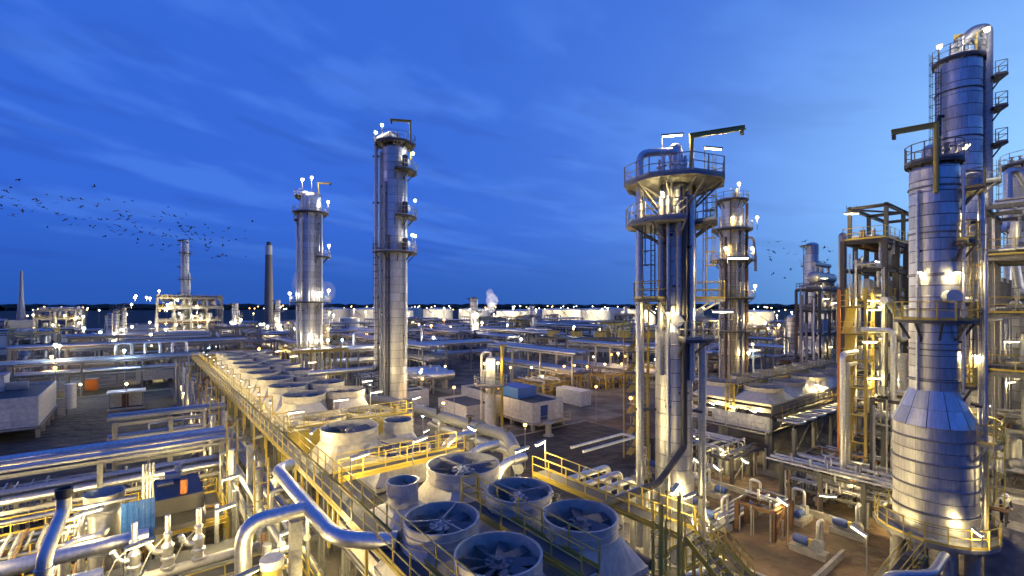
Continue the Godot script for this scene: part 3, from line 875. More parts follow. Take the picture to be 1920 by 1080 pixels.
func main_bank() -> void:
	var near := [[10.2, -13.7, 1.55, 2], [10.0, -17.5, 1.55, 0], [14.8, -14.0, 1.55, 1], [14.5, -17.8, 1.55, 3]]
	var words := ["many bladed fan with bright hub vanes at catwalk gate", "banded fan ring with pale seal disc beside left catwalk", "fan ring with smooth blue disc beside yellow ladder", "fan ring with three open struts behind catwalk gate"]
	for k in 4:
		var e: Array = near[k]
		fan(V(e[0], 5.6, e[1]), 2.2, 1.85, 1.7, e[2], 0.7, e[3], words[k])
	fan(V(14.4, 5.6, -22.7), 2.4, 2.4, 1.55, 2.0, 0.85, 0, "wide fan ring with three struts before the crosswalk")
	fan(V(10.5, 5.6, -22.3), 2.1, 2.2, 1.3, 0.76, 1.15, 1, "small narrow fan stack on a broad cream hood")
	fan(V(14.2, 5.1, -31.0), 2.5, 2.4, 1.2, 2.25, 0.7, 3, "low wide fan with thin open struts behind crosswalk")
	fan(V(12.1, 5.6, -34.7), 2.4, 2.2, 1.6, 2.0, 0.85, 2, "wide fan ring on steep white hood beside left catwalk")
	fan(V(15.9, 5.6, -34.6), 1.6, 2.2, 1.5, 1.1, 0.9, 1, "narrow fan stack next to wide white hooded fan")
	fan(V(13.0, 5.2, -44.2), 2.05, 2.6, 1.2, 2.0, 0.5, 0, "low fan beyond the crosswalk on left row", "low fans beyond the crosswalk")
	fan(V(17.2, 5.2, -44.2), 2.05, 2.6, 1.2, 2.0, 0.5, 3, "low fan beyond the crosswalk on right row", "low fans beyond the crosswalk")
	var zs := [-50.5, -57.1, -63.8, -70.4, -77.0, -83.2, -90.0, -96.6, -103.0]
	for k in zs.size():
		for x in [13.0, 17.15]:
			fan(V(x, 5.6, zs[k]), 2.04, 3.2, 1.75, 2.02, 0.65, k + (0 if x < 15 else 2), "%s fan beyond the low fans in %s row of long fan bank" % [ORD[k], "the catwalk side" if x < 15 else "the column side"], "fans of the long double row")
	# the bays that carry the fans: header boxes and panels, standing on a steel rack
	var z := -11.6
	var bays := [[-11.6, -19.9, 8.1, 16.9], [-20.0, -25.4, 8.3, 16.9], [-28.4, -33.4, 10.4, 17.2], [-32.3, -37.2, 9.6, 17.6]]
	for k in 9: bays.append([zs[k] + 3.25, zs[k] - 3.25, 10.9, 19.25])
	bays.append([-41.5, -46.9, 10.9, 19.25])
	for k in bays.size():
		var b: Array = bays[k]
		var t := thing("cooler_bay", ["tube bundle bay under near four fans", "tube bundle bay under broad cream hood", "tube bundle bay under low strutted fan", "tube bundle bay under steep white hood"][k] if k < 4 else ("tube bundle bay under the low fans" if k == bays.size() - 1 else "tube bundle bay under the %s fan pair of the long double row" % ORD[k - 4]), "heat exchanger", V((b[2] + b[3]) * 0.5, 0, (b[0] + b[1]) * 0.5), "tube bundle bays")
		var w: float = b[3] - b[2]
		var l: float = absf(b[1] - b[0])
		var top := 5.55 if k != 2 and k != bays.size() - 1 else 5.05
		for s in [-1, 1]:
			part(t, "side_panel", MB.new().box(V(s * w * 0.5, top - 0.45, 0), V(0.06, 0.85, l - 0.1)), "hood_b")
			part(t, "header_box", MB.new().box(V(0, top - 0.45, s * (l * 0.5 - 0.2)), V(w - 0.2, 0.7, 0.35)), "steel")
			part(t, "beam", MB.new().ibeam(V(s * w * 0.5, top - 1.05, -l * 0.5), V(s * w * 0.5, top - 1.05, l * 0.5), 0.25, 0.34), "steel")
			for q in [-1, 1]:
				part(t, "column", MB.new().ibeam(V(s * (w * 0.5 - 0.2), 0, q * (l * 0.5 - 0.4)), V(s * (w * 0.5 - 0.2), top - 1.2, q * (l * 0.5 - 0.4)), 0.32, 0.32), "steel")
		part(t, "tube_deck", MB.new().box(V(0, top - 0.3, 0), V(w - 0.3, 0.3, l - 0.5)), "bundle")
		if k >= 4:   # nozzles and motors along the west side, caught by the catwalk lamps
			for q in 3:
				part(t, "nozzle", MB.new().tube([V(-w * 0.5 - 0.05, top - 0.4, -l * 0.3 + q * l * 0.3), V(-w * 0.5 - 0.7, top - 0.4, -l * 0.3 + q * l * 0.3), V(-w * 0.5 - 0.7, top - 2.2, -l * 0.3 + q * l * 0.3)], 0.16, 8, 0.3), "pipe_metal")
			part(t, "gantry", MB.new().beam(V(-w * 0.5 - 0.2, top, -l * 0.5), V(-w * 0.5 - 0.2, top + 2.0, -l * 0.5), 0.1, 0.1).beam(V(-w * 0.5 - 0.2, top + 2.0, -l * 0.5), V(-w * 0.5 - 1.6, top + 2.0, -l * 0.5), 0.1, 0.1), "yellow_old")
	# catwalks
	catwalk("long yellow catwalk running beside the whole fan bank", V(8.1, 7.0, -9.5), V(8.1, 7.0, -108.0), 1.05, 3, "yellow", 4.4)
	catwalk("short yellow gated catwalk between near fans", V(12.8, 7.25, -11.6), V(12.8, 7.25, -19.5), 0.95, 3, "yellow", 5.4)
	catwalk("yellow crosswalk before low strutted fan", V(8.7, 7.2, -27.2), V(17.0, 7.2, -27.2), 1.0, 3, "yellow", 4.4)
	catwalk("yellow crosswalk with high boarded railing behind white hooded fan", V(8.7, 7.2, -39.0), V(19.0, 7.2, -39.0), 1.2, 3, "yellow", 4.4)
	catwalk("yellow catwalk with dark manifold beside slender column", V(19.9, 6.4, -22.4), V(19.9, 6.4, -12.0), 1.1, 3, "yellow", 0.0)
	catwalk("yellow catwalk across the far end of fans", V(10.6, 7.0, -107.5), V(19.4, 7.0, -107.5), 1.0, 3, "yellow", 4.4)
	# yellow panels that close the crosswalk at the fan side
	for k in 6:
		var t := thing("wind_panel", "%s yellow sheet panel from long catwalk below crosswalk railing" % ORD[k], "panel", V(9.6 + k * 1.55, 5.6, -38.35), "yellow sheet panels")
		part(t, "sheet", MB.new().box(V(0, 0.75, 0), V(1.5, 1.5, 0.04)), "yellow")
		part(t, "frame", MB.new().box(V(-0.74, 0.75, 0.03), V(0.06, 1.6, 0.06)).box(V(0.74, 0.75, 0.03), V(0.06, 1.6, 0.06)), "yellow")
	# gate frames and the ladder tower at the near catwalk
	for e in [[13.5, -19.2, 12.3], [12.1, -17.0, 12.9]]:
		pass
	var g := thing("swing_gate", "yellow swing gate at the end of short catwalk", "gate", V(12.8, 7.25, -19.6))
	for s in [-1, 1]: part(g, "post", MB.new().box(V(s * 0.45, 0.65, 0), V(0.09, 1.3, 0.09)), "yellow")
	for y in [1.25, 0.7, 0.3]: part(g, "bar", MB.new().box(V(0, y, -0.05), V(0.95, 0.07, 0.05)), "yellow")
	var lt := thing("ladder_tower", "yellow caged ladder rising beside smooth disced fan", "ladder", V(16.6, 0, -11.3))
	ladder(lt, Vector3.ZERO, V(-0.7, 0, 0.7), 3.0, 8.2, "yellow", true)
	for s in [-1, 1]: part(lt, "post", MB.new().box(V(s * 0.6, 4.6, 0.5), V(0.1, 9.2, 0.1)), "yellow")
	stair("yellow stair dropping from manifold catwalk toward slender column", V(19.9, 6.4, -11.9), V(19.9, 3.0, -7.5))
	catwalk("yellow landing at the foot of slender column", V(22.0, 3.4, -14.2), V(26.0, 3.4, -14.2), 1.6, 3, "yellow", 0.0)
	stair("yellow stair from landing to the ground by slender column", V(26.0, 3.3, -13.8), V(29.5, 0.3, -13.8))
	# dark manifold between the fans and the right catwalk
	for k in 5:
		var t := thing("gate_valve", "%s dark gate valve from catwalk's far end in manifold" % ORD[k], "valve", V(17.9 + 0.25 * (k % 2), 4.6, -20.6 + k * 1.5), "dark manifold valves")
		part(t, "body", MB.new().tube([V(0, 0.8, -0.4), V(0, 0.8, 0.4)], 0.3, 12).tube([V(0, 0.8, -0.45), V(0, 0.8, -0.35)], 0.45, 12).tube([V(0, 0.8, 0.35), V(0, 0.8, 0.45)], 0.45, 12), "pipe_dark")
		part(t, "bonnet", MB.new().tube([V(0, 1.0, 0), V(0, 1.7, 0)], 0.17, 10), "pipe_dark")
		part(t, "handwheel", MB.new().lathe(V(0, 1.75, 0), [Vector2(0.24, 0), Vector2(0.3, 0.03), Vector2(0.3, -0.03), Vector2(0.24, 0)], 14), "steel_dark")
		part(t, "support", MB.new().box(V(0, 0.25, 0), V(0.2, 0.6, 0.2)), "steel")
	pipe("thick dark manifold header beside right catwalk", [V(17.9, 5.4, -23.4), V(17.9, 5.4, -12.6)], 0.24, "pipe_dark", true)
	for k in 4:
		pipe("%s silver pipe from manifold end bending down at slender column" % ORD[k], [V(20.9, 5.9 - 0.0 * k, -21.2 + k * 1.25), V(25.2 - k * 0.3, 5.9, -21.2 + k * 1.25), V(25.2 - k * 0.3, 1.2, -21.2 + k * 1.25)], 0.2, "pipe_metal", false, "silver pipes by the slender column")
	pipe("silver loop pipe behind slender column", [V(24.6, 6.6, -24.2), V(30.5, 6.6, -24.2), V(30.5, 6.6, -23.0), V(24.6, 6.6, -23.0)], 0.1, "pipe_metal")

func right_bank() -> void:
	var words := ""
	for k in 6:
		for z in [-24.6, -29.4]:
			fan(V(56.5 + k * 6.6, 6.0, z), 3.2, 2.25, 1.2, 2.05, 0.45, k + (1 if z < -27 else 0), "%s cream fan from boarded gallery in %s row of right bank" % [ORD[k], "the U bend side" if z > -27 else "the dark column side"], "fans of the right bank")
	for k in 6:
		var t := thing("cooler_bay", "%s tube bundle bay from boarded gallery in right fan bank" % ORD[k], "heat exchanger", V(56.5 + k * 6.6, 0, -27.0), "tube bundle bays of the right bank")
		for s in [-1, 1]:
			part(t, "side_panel", MB.new().box(V(0, 5.55, s * 4.7), V(6.4, 0.8, 0.06)), "steel")
			part(t, "beam", MB.new().ibeam(V(-3.2, 4.9, s * 4.6), V(3.2, 4.9, s * 4.6), 0.26, 0.4), "steel_dark")
			part(t, "lower_beam", MB.new().ibeam(V(-3.2, 3.1, s * 4.6), V(3.2, 3.1, s * 4.6), 0.26, 0.4), "steel_dark")
			part(t, "column", MB.new().ibeam(V(-3.1, 0, s * 4.5), V(-3.1, 4.7, s * 4.5), 0.4, 0.4), "steel")
			part(t, "brace", MB.new().beam(V(-3.0, 0.4, s * 4.55), V(3.0, 3.0, s * 4.55), 0.14, 0.14), "steel_dark")
		part(t, "tube_deck", MB.new().box(V(0, 5.5, 0), V(6.4, 0.5, 9.2)), "bundle")
	catwalk("yellow railed catwalk over the right bank of fans", V(54.5, 7.5, -27.0), V(93.0, 7.5, -27.0), 0.9, 3, "yellow", 6.2)
	var t := thing("access_tower", "yellow ladder tower at end of right fan bank", "ladder", V(53.0, 0, -26.6))
	ladder(t, Vector3.ZERO, V(-1, 0, 0), 3.2, 7.5, "yellow", true)
	for s in [-1, 1]: part(t, "post", MB.new().box(V(-0.3, 5.8, s * 0.5), V(0.1, 4.4, 0.1)), "yellow")
	# the white boarded end with its gallery
	t = thing("boarded_gallery", "long white boarded gallery under end of right fan bank", "gallery", V(51.9, 0, -26.9))
	for k in 9:
		part(t, "board", MB.new().box(V(0, 4.35, -4.4 + k * 1.1), V(0.05, 1.55, 1.07)), "white")
	part(t, "beam", MB.new().ibeam(V(0.2, 3.35, -5), V(0.2, 3.35, 5), 0.25, 0.4), "steel_dark")
	part(t, "deck", MB.new().box(V(-0.5, 3.5, 0), V(1.1, 0.06, 10)), "grating")
	rail(t, [V(-1.0, 3.5, -5), V(-1.0, 3.5, 5)], "steel_pale", 1.1, 1.4, 0.028)
	part(t, "notice_box", MB.new().box(V(-0.1, 4.4, -1.6), V(0.1, 0.6, 0.45)), "brown")
	for k in 3: part(t, "column", MB.new().ibeam(V(0.3, 0, -4.6 + k * 4.6), V(0.3, 3.3, -4.6 + k * 4.6), 0.36, 0.36), "steel")
	# the row of U bends along the south side
	for k in 9:
		var x := 54.4 + k * 2.9
		pipe("%s silver U bend from boarded gallery under right fan bank" % ORD[k], [V(x, 4.5, -22.2), V(x, 4.5, -19.9), V(x + 1.5, 4.5, -19.9), V(x + 1.5, 4.5, -22.2)], 0.15, "pipe_metal", false, "silver U bends in a row")
	catwalk("yellow railed ledge behind the row of U bends", V(54.0, 5.0, -21.9), V(82.0, 5.0, -21.9), 0.7, 2, "yellow_old", -1.0)
	t = thing("pipe_support", "dark steel truss carrying the row of U bends", "truss", V(54.0, 0, -20.4))
	for q in 2:
		part(t, "chord", MB.new().ibeam(V(0, 4.1, q * 1.2 - 1.2), V(28, 4.1, q * 1.2 - 1.2), 0.2, 0.3), "steel_dark")
	for k in 6:
		part(t, "post", MB.new().ibeam(V(k * 5.4, 0, 0), V(k * 5.4, 4.0, 0), 0.3, 0.3), "steel")
		part(t, "brace", MB.new().beam(V(k * 5.4, 1.0, 0), V(k * 5.4 + 4.4, 3.9, 0), 0.12, 0.12), "steel_dark")

# ---------------------------------------------------------------- setting
func slab(called: String, x0: float, x1: float, z0: float, z1: float, y: float, m: String) -> void:
	var mb := MB.new()
	mb.quad(V(x0, y, z0), V(x1, y, z0), V(x1, y, z1), V(x0, y, z1), Vector3.UP)
	structure(called, mb, m)
func ground() -> void:
	slab("ground", -6000, 9000, -9000, 3000, 0.0, "soil")
	slab("yard", -60, 140, -190, 30, 0.004, "yard")
	slab("asphalt", -70, 4.6, -117, -50, 0.008, "asphalt")
	slab("asphalt", 29, 51, -47, -26.5, 0.008, "asphalt")
	slab("asphalt", 20, 46, -100, -69, 0.008, "asphalt")
	slab("red_paving", 30, 49, -25.5, -9, 0.012, "redground")
	slab("red_paving", 51.5, 90, -46, -33, 0.012, "redground")
	slab("red_paving", 60, 90, -3, 12, 0.012, "redground")
	slab("grass_verge", -70, 4.6, -128, -118.5, 0.012, "verge")
	slab("road", -300, 10, -138, -130, 0.012, "yard")
	slab("road", -24, -16, -420, -146, 0.012, "redground")
	slab("road", 120, 126, -420, 0, 0.012, "asphalt")
	# kerbs round the dark yard
	for e in [[-70, 4.6, -117.3], [29, 51, -47.3], [29, 51, -26.2]]:
		structure("kerb", MB.new().box(V((e[0] + e[1]) * 0.5, 0.06, e[2]), V(e[1] - e[0], 0.12, 0.2)), "concrete")
	# wooded rise along the horizon: one mass of crowns
	var mb := MB.new()
	var g := RandomNumberGenerator.new()
	g.seed = 77
	for k in 900:
		var a := deg_to_rad(TURN + g.randf_range(-56, 56))
		var d := g.randf_range(1900, 3300)
		var s := g.randf_range(9, 20) * d / 2600.0
		var c := V(sin(a) * d, 0, -cos(a) * d)
		mb.lathe(c, [Vector2(s * 1.6, 0), Vector2(s * 2.0, s * 0.5), Vector2(s * 1.3, s * 0.95), Vector2(0.2, s * 1.15)], 6, g.randf(), g.randf() + TAU, true)
	var o := solo("far_wood", "dark far off wood along the horizon", "wood", mb, "foliage", Vector3.ZERO, "", "stuff")

# a steel frame with decks, filled with drums, pipes and small vessels
func frame(called: String, label: String, cat: String, x0: float, x1: float, z0: float, z1: float, ys: Array, nx: int, nz: int, m: String, seed_: int, opt := {}) -> Node3D:
	var g := RandomNumberGenerator.new()
	g.seed = seed_
	var t := thing(called, label, cat, V(x0, 0, z0), opt.get("group", ""))
	var w := x1 - x0
	var l := z1 - z0
	var cw: float = opt.get("cw", 0.3)
	var top: float = ys[-1]
	for i in nx + 1:
		for j in nz + 1:
			part(t, "column", MB.new().ibeam(V(w * i / nx, 0, l * j / nz), V(w * i / nx, top, l * j / nz), cw, cw), m)
	for y in ys:
		for j in nz + 1:
			part(t, "beam", MB.new().ibeam(V(0, y - cw * 0.5, l * j / nz), V(w, y - cw * 0.5, l * j / nz), cw * 0.8, cw), m)
		for i in nx + 1:
			part(t, "beam", MB.new().ibeam(V(w * i / nx, y - cw * 0.55, 0), V(w * i / nx, y - cw * 0.55, l), cw * 0.7, cw * 0.8), m)
	for i in nx:
		if i % 2 == 0 and ys.size() > 0:
			part(t, "brace", MB.new().beam(V(w * i / nx, 0.2, l), V(w * (i + 1) / nx, ys[0] - 0.3, l), cw * 0.5, cw * 0.5), m)
	for y in opt.get("decks", []):
		part(t, "deck", MB.new().box(V(w * 0.5, y + 0.03, l * 0.5), V(absf(w) * 0.99, 0.06, absf(l) * 0.99)), "grating")
		rail(t, [V(0, y + 0.05, 0), V(w, y + 0.05, 0), V(w, y + 0.05, l), V(0, y + 0.05, l), V(0, y + 0.05, 0)], opt.get("railm", "yellow"), 1.1, 1.6, opt.get("rt", 0.03))
	var fill: float = opt.get("fill", 1.0)
	var pm := ["pipe_metal", "pipe_metal", "pipe_dull", "pipe_grey", "steel_pale", "pipe_metal", "brown"]
	var prev := 0.0
	var scale_: float = opt.get("scale", 1.0)
	for y in ys:
		var n := int(fill * absf(l) / 1.3)
		for k in n:   # pipes that run along each axis below the beams
			var r := g.randf_range(0.07, 0.24) * scale_
			var z := l * g.randf_range(0.05, 0.95)
			var yy: float = y + r + (0.08 if g.randf() < 0.5 else -cw - 2.0 * r)
			var a := V(w * g.randf_range(-0.02, 0.25), yy, z)
			var b := V(w * g.randf_range(0.7, 1.02), yy, z)
			var pts := [a, b]
			if g.randf() < 0.6: pts.append(V(b.x, maxf(0.3, yy - g.randf_range(0.8, maxf(1.0, y - prev))), z))
			if g.randf() < 0.5: pts.push_front(V(a.x, minf(yy + g.randf_range(0.6, 2.0), top + 1.0), z))
			pipe_part(t, pts, r, pm[g.randi() % pm.size()], 8)
		for k in int(fill * absf(w) / 1.6):
			var r := g.randf_range(0.06, 0.2) * scale_
			var x := w * g.randf_range(0.03, 0.97)
			var yy: float = y + r + 0.3
			var pts := [V(x, yy, l * g.randf_range(0.0, 0.3)), V(x, yy, l * g.randf_range(0.7, 1.0))]
			if g.randf() < 0.5: pts.append(pts[1] - V(0, minf(yy - 0.2, g.randf_range(1.0, 4.0)), 0))
			pipe_part(t, pts, r, pm[g.randi() % pm.size()], 8)
		for k in int(fill * absf(w * l) / 16.0):   # vessels standing or lying on the level
			var c := V(w * g.randf_range(0.12, 0.88), prev + 0.1, l * g.randf_range(0.12, 0.88))
			var h: float = minf((y - prev) * 0.8, 3.0)
			if h < 0.8: continue
			if g.randf() < 0.5:
				var r := g.randf_range(0.25, 0.55) * scale_
				part(t, "vessel", MB.new().cyl(c, r, r, h * 0.8, 14).dome(c + V(0, h * 0.8, 0), r, r * 0.5, 14), ["clad1", "pipe_dull", "white", "clad2"][g.randi() % 4])
			else:
				var r := minf(g.randf_range(0.3, 0.6) * scale_, h * 0.3)
				var d := V(1, 0, 0) if g.randf() < 0.6 else V(0, 0, 1)
				part(t, "drum", MB.new().drum(c + V(0, r + 0.3, 0) - d * 1.1, c + V(0, r + 0.3, 0) + d * 1.1, r, 14).box(c + V(0, 0.2, 0) - d * 0.7, V(0.3, 0.6, 0.3)).box(c + V(0, 0.2, 0) + d * 0.7, V(0.3, 0.6, 0.3)), ["clad1", "pipe_dull", "clad0", "pipe_grey"][g.randi() % 4])
		prev = y
	for k in int(fill * (absf(w) + absf(l)) / 2.2):   # uprights on the outside
		var r := g.randf_range(0.06, 0.17) * scale_
		var c := V(w * g.randf_range(0, 1), 0, (l if g.randf() < 0.6 else 0.0) + 0.3 * signf(l))
		if g.randf() < 0.4: c = V(-0.3, 0, l * g.randf())
		part(t, "upright_pipe", MB.new().tube([c, c + V(0, top * g.randf_range(0.5, 1.0), 0)], r, 8), pm[g.randi() % pm.size()])
	return t

# a pipe rack: bents with posts, and the lines it carries, each a part
func rack(label: String, a: Vector3, b: Vector3, width: float, tiers: Array, bent := 6.0, seed_ := 1, opt := {}) -> Node3D:
	var g := RandomNumberGenerator.new()
	g.seed = seed_
	var t := thing("pipe_rack", label, "pipe rack", a, opt.get("group", "pipe racks"))
	var d := b - a
	var u := d.normalized()
	var s := V(-u.z, 0, u.x)
	var m: String = opt.get("m", "steel")
	var n := maxi(1, int(round(d.length() / bent)))
	var top: float = tiers[-1]
	for k in n + 1:
		var c := d * (float(k) / n)
		for q in [-1, 1]:
			part(t, "post", MB.new().ibeam(c + s * q * width * 0.5, c + s * q * width * 0.5 + V(0, top, 0), 0.3, 0.3), m)
		for y in tiers:
			part(t, "crossbeam", MB.new().ibeam(c - s * width * 0.5 + V(0, y - 0.18, 0), c + s * width * 0.5 + V(0, y - 0.18, 0), 0.24, 0.3), m)
	for y in tiers:
		for q in [-1, 1]:
			part(t, "stringer", MB.new().ibeam(s * q * width * 0.5 + V(0, y - 0.2, 0), d + s * q * width * 0.5 + V(0, y - 0.2, 0), 0.16, 0.26), m)
		var off := -width * 0.5 + 0.3
		while off < width * 0.5 - 0.25:
			var r: float = g.randf_range(0.07, 0.24) * float(opt.get("scale", 1.0))
			var pm: String = ["pipe_metal", "pipe_metal", "pipe_metal", "pipe_dull", "pipe_grey"][g.randi() % 5]
			off += r
			pipe_part(t, [s * off + u * -0.5 + V(0, y + r, 0), s * off + d + u * 0.5 + V(0, y + r, 0)], r, pm, 8)
			off += r + g.randf_range(0.08, 0.45)
	return t

func building(called: String, label: String, x0: float, x1: float, z0: float, z1: float, y0: float, y1: float, m := "wall_grey") -> Node3D:
	var t := thing(called, label, "building", V(x0, 0, z0))
	var w := x1 - x0
	var l := z1 - z0
	var np := maxi(2, int(absf(w) / 2.4))
	for k in np:   # wall panels with open joints
		for z in [0.0, l]:
			part(t, "wall_panel", MB.new().box(V(w * (k + 0.5) / np, (y0 + y1) * 0.5, z), V(absf(w) / np - 0.03, y1 - y0, 0.12)), m)
	np = maxi(2, int(absf(l) / 2.4))
	for k in np:
		for x in [0.0, w]:
			part(t, "wall_panel", MB.new().box(V(x, (y0 + y1) * 0.5, l * (k + 0.5) / np), V(0.12, y1 - y0, absf(l) / np - 0.03)), m)
	part(t, "core", MB.new().box(V(w * 0.5, (y0 + y1) * 0.5 - 0.2, l * 0.5), V(absf(w) - 0.14, y1 - y0 - 0.45, absf(l) - 0.14)), m)
	part(t, "roof", MB.new().box(V(w * 0.5, y1 - 0.35, l * 0.5), V(absf(w) - 0.13, 0.1, absf(l) - 0.13)), "roof_dark")
	if y0 > 0.3:
		part(t, "floor_slab", MB.new().box(V(w * 0.5, y0 - 0.14, l * 0.5), V(absf(w) + 0.5, 0.25, absf(l) + 0.5)), "concrete")
		for i in maxi(2, int(absf(w) / 4.0)) + 1:
			for j in maxi(2, int(absf(l) / 4.0)) + 1:
				part(t, "stilt", MB.new().box(V(w * i / maxi(2, int(absf(w) / 4.0)), (y0 - 0.26) * 0.5, l * j / maxi(2, int(absf(l) / 4.0))), V(0.4, y0 - 0.26, 0.4)), "concrete")
	return t
func door(p: Node3D, at: Vector3, along_x: bool, w: float, h: float, m := "blue_door") -> void:
	var s := V(w, h, 0.08) if along_x else V(0.08, h, w)
	var o := part(p, "door", MB.new().box(at, s), m)
	var q := V(0, 0, 0.06) if along_x else V(-0.06, 0, 0)
	part(o, "frame", MB.new().box(at + V(0, h * 0.5 + 0.05, 0), V(w + 0.2, 0.1, 0.12) if along_x else V(0.12, 0.1, w + 0.2)), "white")
	part(o, "handle", MB.new().box(at + q + (V(w * 0.38, 0, 0) if along_x else V(0, 0, w * 0.38)), V(0.06, 0.16, 0.06)), "steel_pale")

func left_yard() -> void:
	# building on stilts at the left edge
	var t := building("substation", "pale grey building on stilts with roof air units", -34.0, -10.4, -101, -85, 1.5, 5.3, "wall_grey")
	for x in [13.2, 17.4]:
		door(t, V(x + 3.0, 2.75, 16.06), true, 1.5, 2.2, "white")
	part(t, "gallery", MB.new().box(V(12, 1.45, 16.9), V(24, 0.08, 1.4)), "grating")
	rail(t, [V(0.2, 1.5, 17.5), V(23.6, 1.5, 17.5)], "steel_pale", 1.1, 2.0, 0.03)
	for k in 5:
		var u := thing("air_unit", "%s white louvred air unit from cabin end of stilted roof" % ORD[4 - k], "air conditioner", V(-23.5 + k * 2.0, 4.95, -87.2), "roof air units")
		part(u, "case", MB.new().box(V(0, 0.75, 0), V(1.6, 1.3, 1.1)), "white")
		for q in 2: part(u, "fan_grille", MB.new().tube([V(-0.38 + q * 0.76, 0.75, 0.54), V(-0.38 + q * 0.76, 0.75, 0.58)], 0.3, 14), "steel_dark")
		part(u, "feet", MB.new().box(V(-0.6, 0.05, 0), V(0.12, 0.1, 1.1)).box(V(0.6, 0.05, 0), V(0.12, 0.1, 1.1)), "steel")
	t = thing("roof_cabin", "bluish cabin behind air units on stilted building", "cabin", V(-19, 4.95, -97))
	part(t, "walls", MB.new().box(V(0, 1.1, 0), V(8, 2.2, 3.6)), "wall_grey")
	part(t, "roof", MB.new().box(V(0, 2.25, 0), V(8.3, 0.12, 3.9)), "steel_pale")
	part(t, "duct", MB.new().box(V(5.2, 0.6, 1.0), V(2.2, 1.0, 1.0)), "steel_pale")
	t = thing("storage_drum", "white upright drum beside stilted building", "tank", V(-8.6, 0, -99.6))
	part(t, "shell", MB.new().cyl(V(0, 1.0, 0), 0.7, 0.7, 3.8, 18), "white")
	part(t, "legs", MB.new().box(V(-0.4, 0.5, 0), V(0.15, 1.0, 0.15)).box(V(0.4, 0.5, 0), V(0.15, 1.0, 0.15)), "steel")
	# the pipe bridge across the dark yard
	rack("long pipe bridge crossing the dark yard on tall posts", V(-62, 0, -121), V(9, 0, -121), 4.6, [4.2, 6.4], 9.0, 5, {"scale": 1.5})
	rack("higher pipe bridge with loops behind the long bridge", V(-20, 0, -134), V(20, 0, -134), 4.0, [5.0, 8.4], 8.0, 9, {"scale": 1.3})
	for k in 3:
		pipe("%s expansion loop from stilted building over the pipe bridge" % ORD[k], [V(-4 + k * 4.6, 6.5, -123.5), V(-4 + k * 4.6, 9.2, -123.5), V(-1.5 + k * 4.6, 9.2, -123.5), V(-1.5 + k * 4.6, 6.5, -123.5)], 0.28, "pipe_metal", false, "expansion loops over the bridge")
	# bus shelter like guard hut in the dark yard
	t = thing("guard_hut", "small lit hut with flat roof in dark yard", "hut", V(-1.9, 0, -101))
	part(t, "roof", MB.new().box(V(0, 2.7, 0), V(5.0, 0.25, 3.0)), "white")
	part(t, "wall", MB.new().box(V(0, 1.3, -1.2), V(4.4, 2.6, 0.12)), "wall_grey")
	for s in [-1, 1]: part(t, "post", MB.new().box(V(s * 2.1, 1.3, 1.2), V(0.14, 2.6, 0.14)), "steel")
	part(t, "door", MB.new().box(V(-0.2, 1.05, -1.1), V(0.9, 2.1, 0.08)), "brown")
	part(t, "step", MB.new().box(V(0, 0.1, 1.9), V(4.8, 0.2, 1.0)), "concrete")
	t = thing("white_trailer", "white box trailer parked beyond pipe bridge", "trailer", V(2.6, 0, -128.5))
	part(t, "box", MB.new().box(V(0, 2.2, 0), V(7.0, 2.6, 2.4)), "white")
	for x in [-2.2, -1.1, 2.4]:
		part(t, "wheel", MB.new().tube([V(x, 0.5, 1.0), V(x, 0.5, 1.3)], 0.5, 14), "pipe_dark")
	for k in 3:
		t = thing("storage_shed", ["small tan shed under the pipe bridge by stilted building", "second tan shed under pipe bridge", "orange walled shed under the pipe bridge"][k], "shed", V(-20 + k * 2.6 + (7.0 if k == 2 else 0.0), 0, -126), "tan sheds")
		part(t, "walls", MB.new().box(V(0, 1.1, 0), V(2.0, 2.2, 2.0)), "orange" if k == 2 else "yard")
		part(t, "roof", MB.new().box(V(0, 2.25, 0), V(2.2, 0.1, 2.2)), "steel_pale")
	# racks reaching west out of the bank
	rack("low pipe rack reaching west with five blue lit lines", V(-24, 0, -45), V(5.0, 0, -45), 3.4, [4.0, 6.3], 7.0, 14, {"scale": 1.1})
	rack("short stacked pipe rack behind the blue lit lines", V(-1.8, 0, -54), V(6.0, 0, -54), 2.8, [3.6, 5.2, 6.9], 4.0, 15, {"scale": 1.0})
	pipe("thin white line looping over the short stacked rack", [V(0.6, 0.2, -59), V(0.6, 5.2, -59), V(6.5, 5.2, -59)], 0.1, "pipe_metal")
	frame("pump_shelter", "yellow lit pump frame under short stacked rack", "structure", -2.0, 5.4, -51, -47.6, [2.6], 3, 1, "yellow_old", 51, {"fill": 3.0, "scale": 0.55})
	frame("equipment_level", "low white pipework frame at the edge of dark yard", "structure", -9.0, -2.0, -54, -50, [1.5, 2.6], 4, 1, "steel_pale", 52, {"fill": 2.2, "scale": 0.45})
	# under the blue lit lines, among the lamps
	frame("equipment_level", "yellow lit pump level below the blue lit lines", "structure", -16, 4.6, -43.0, -37.5, [2.4], 6, 2, "yellow_old", 53, {"fill": 3.2, "scale": 0.6, "decks": [2.4]})
	frame("equipment_level", "lower yellow railed level at the left foreground", "structure", -12, -1.6, -36.6, -31.5, [2.0], 4, 1, "yellow_old", 57, {"fill": 3.0, "scale": 0.6, "decks": [2.0]})
	# scrubber vessel with a flared mouth
	t = thing("vent_vessel", "upright steel vessel with flared open mouth", "vessel", V(-1.62, 0, -34.9))
	part(t, "shell", MB.new().lathe(V(0, 0, 0), [Vector2(0.72, 2.0), Vector2(0.72, 5.6)], 32), "pipe_metal")
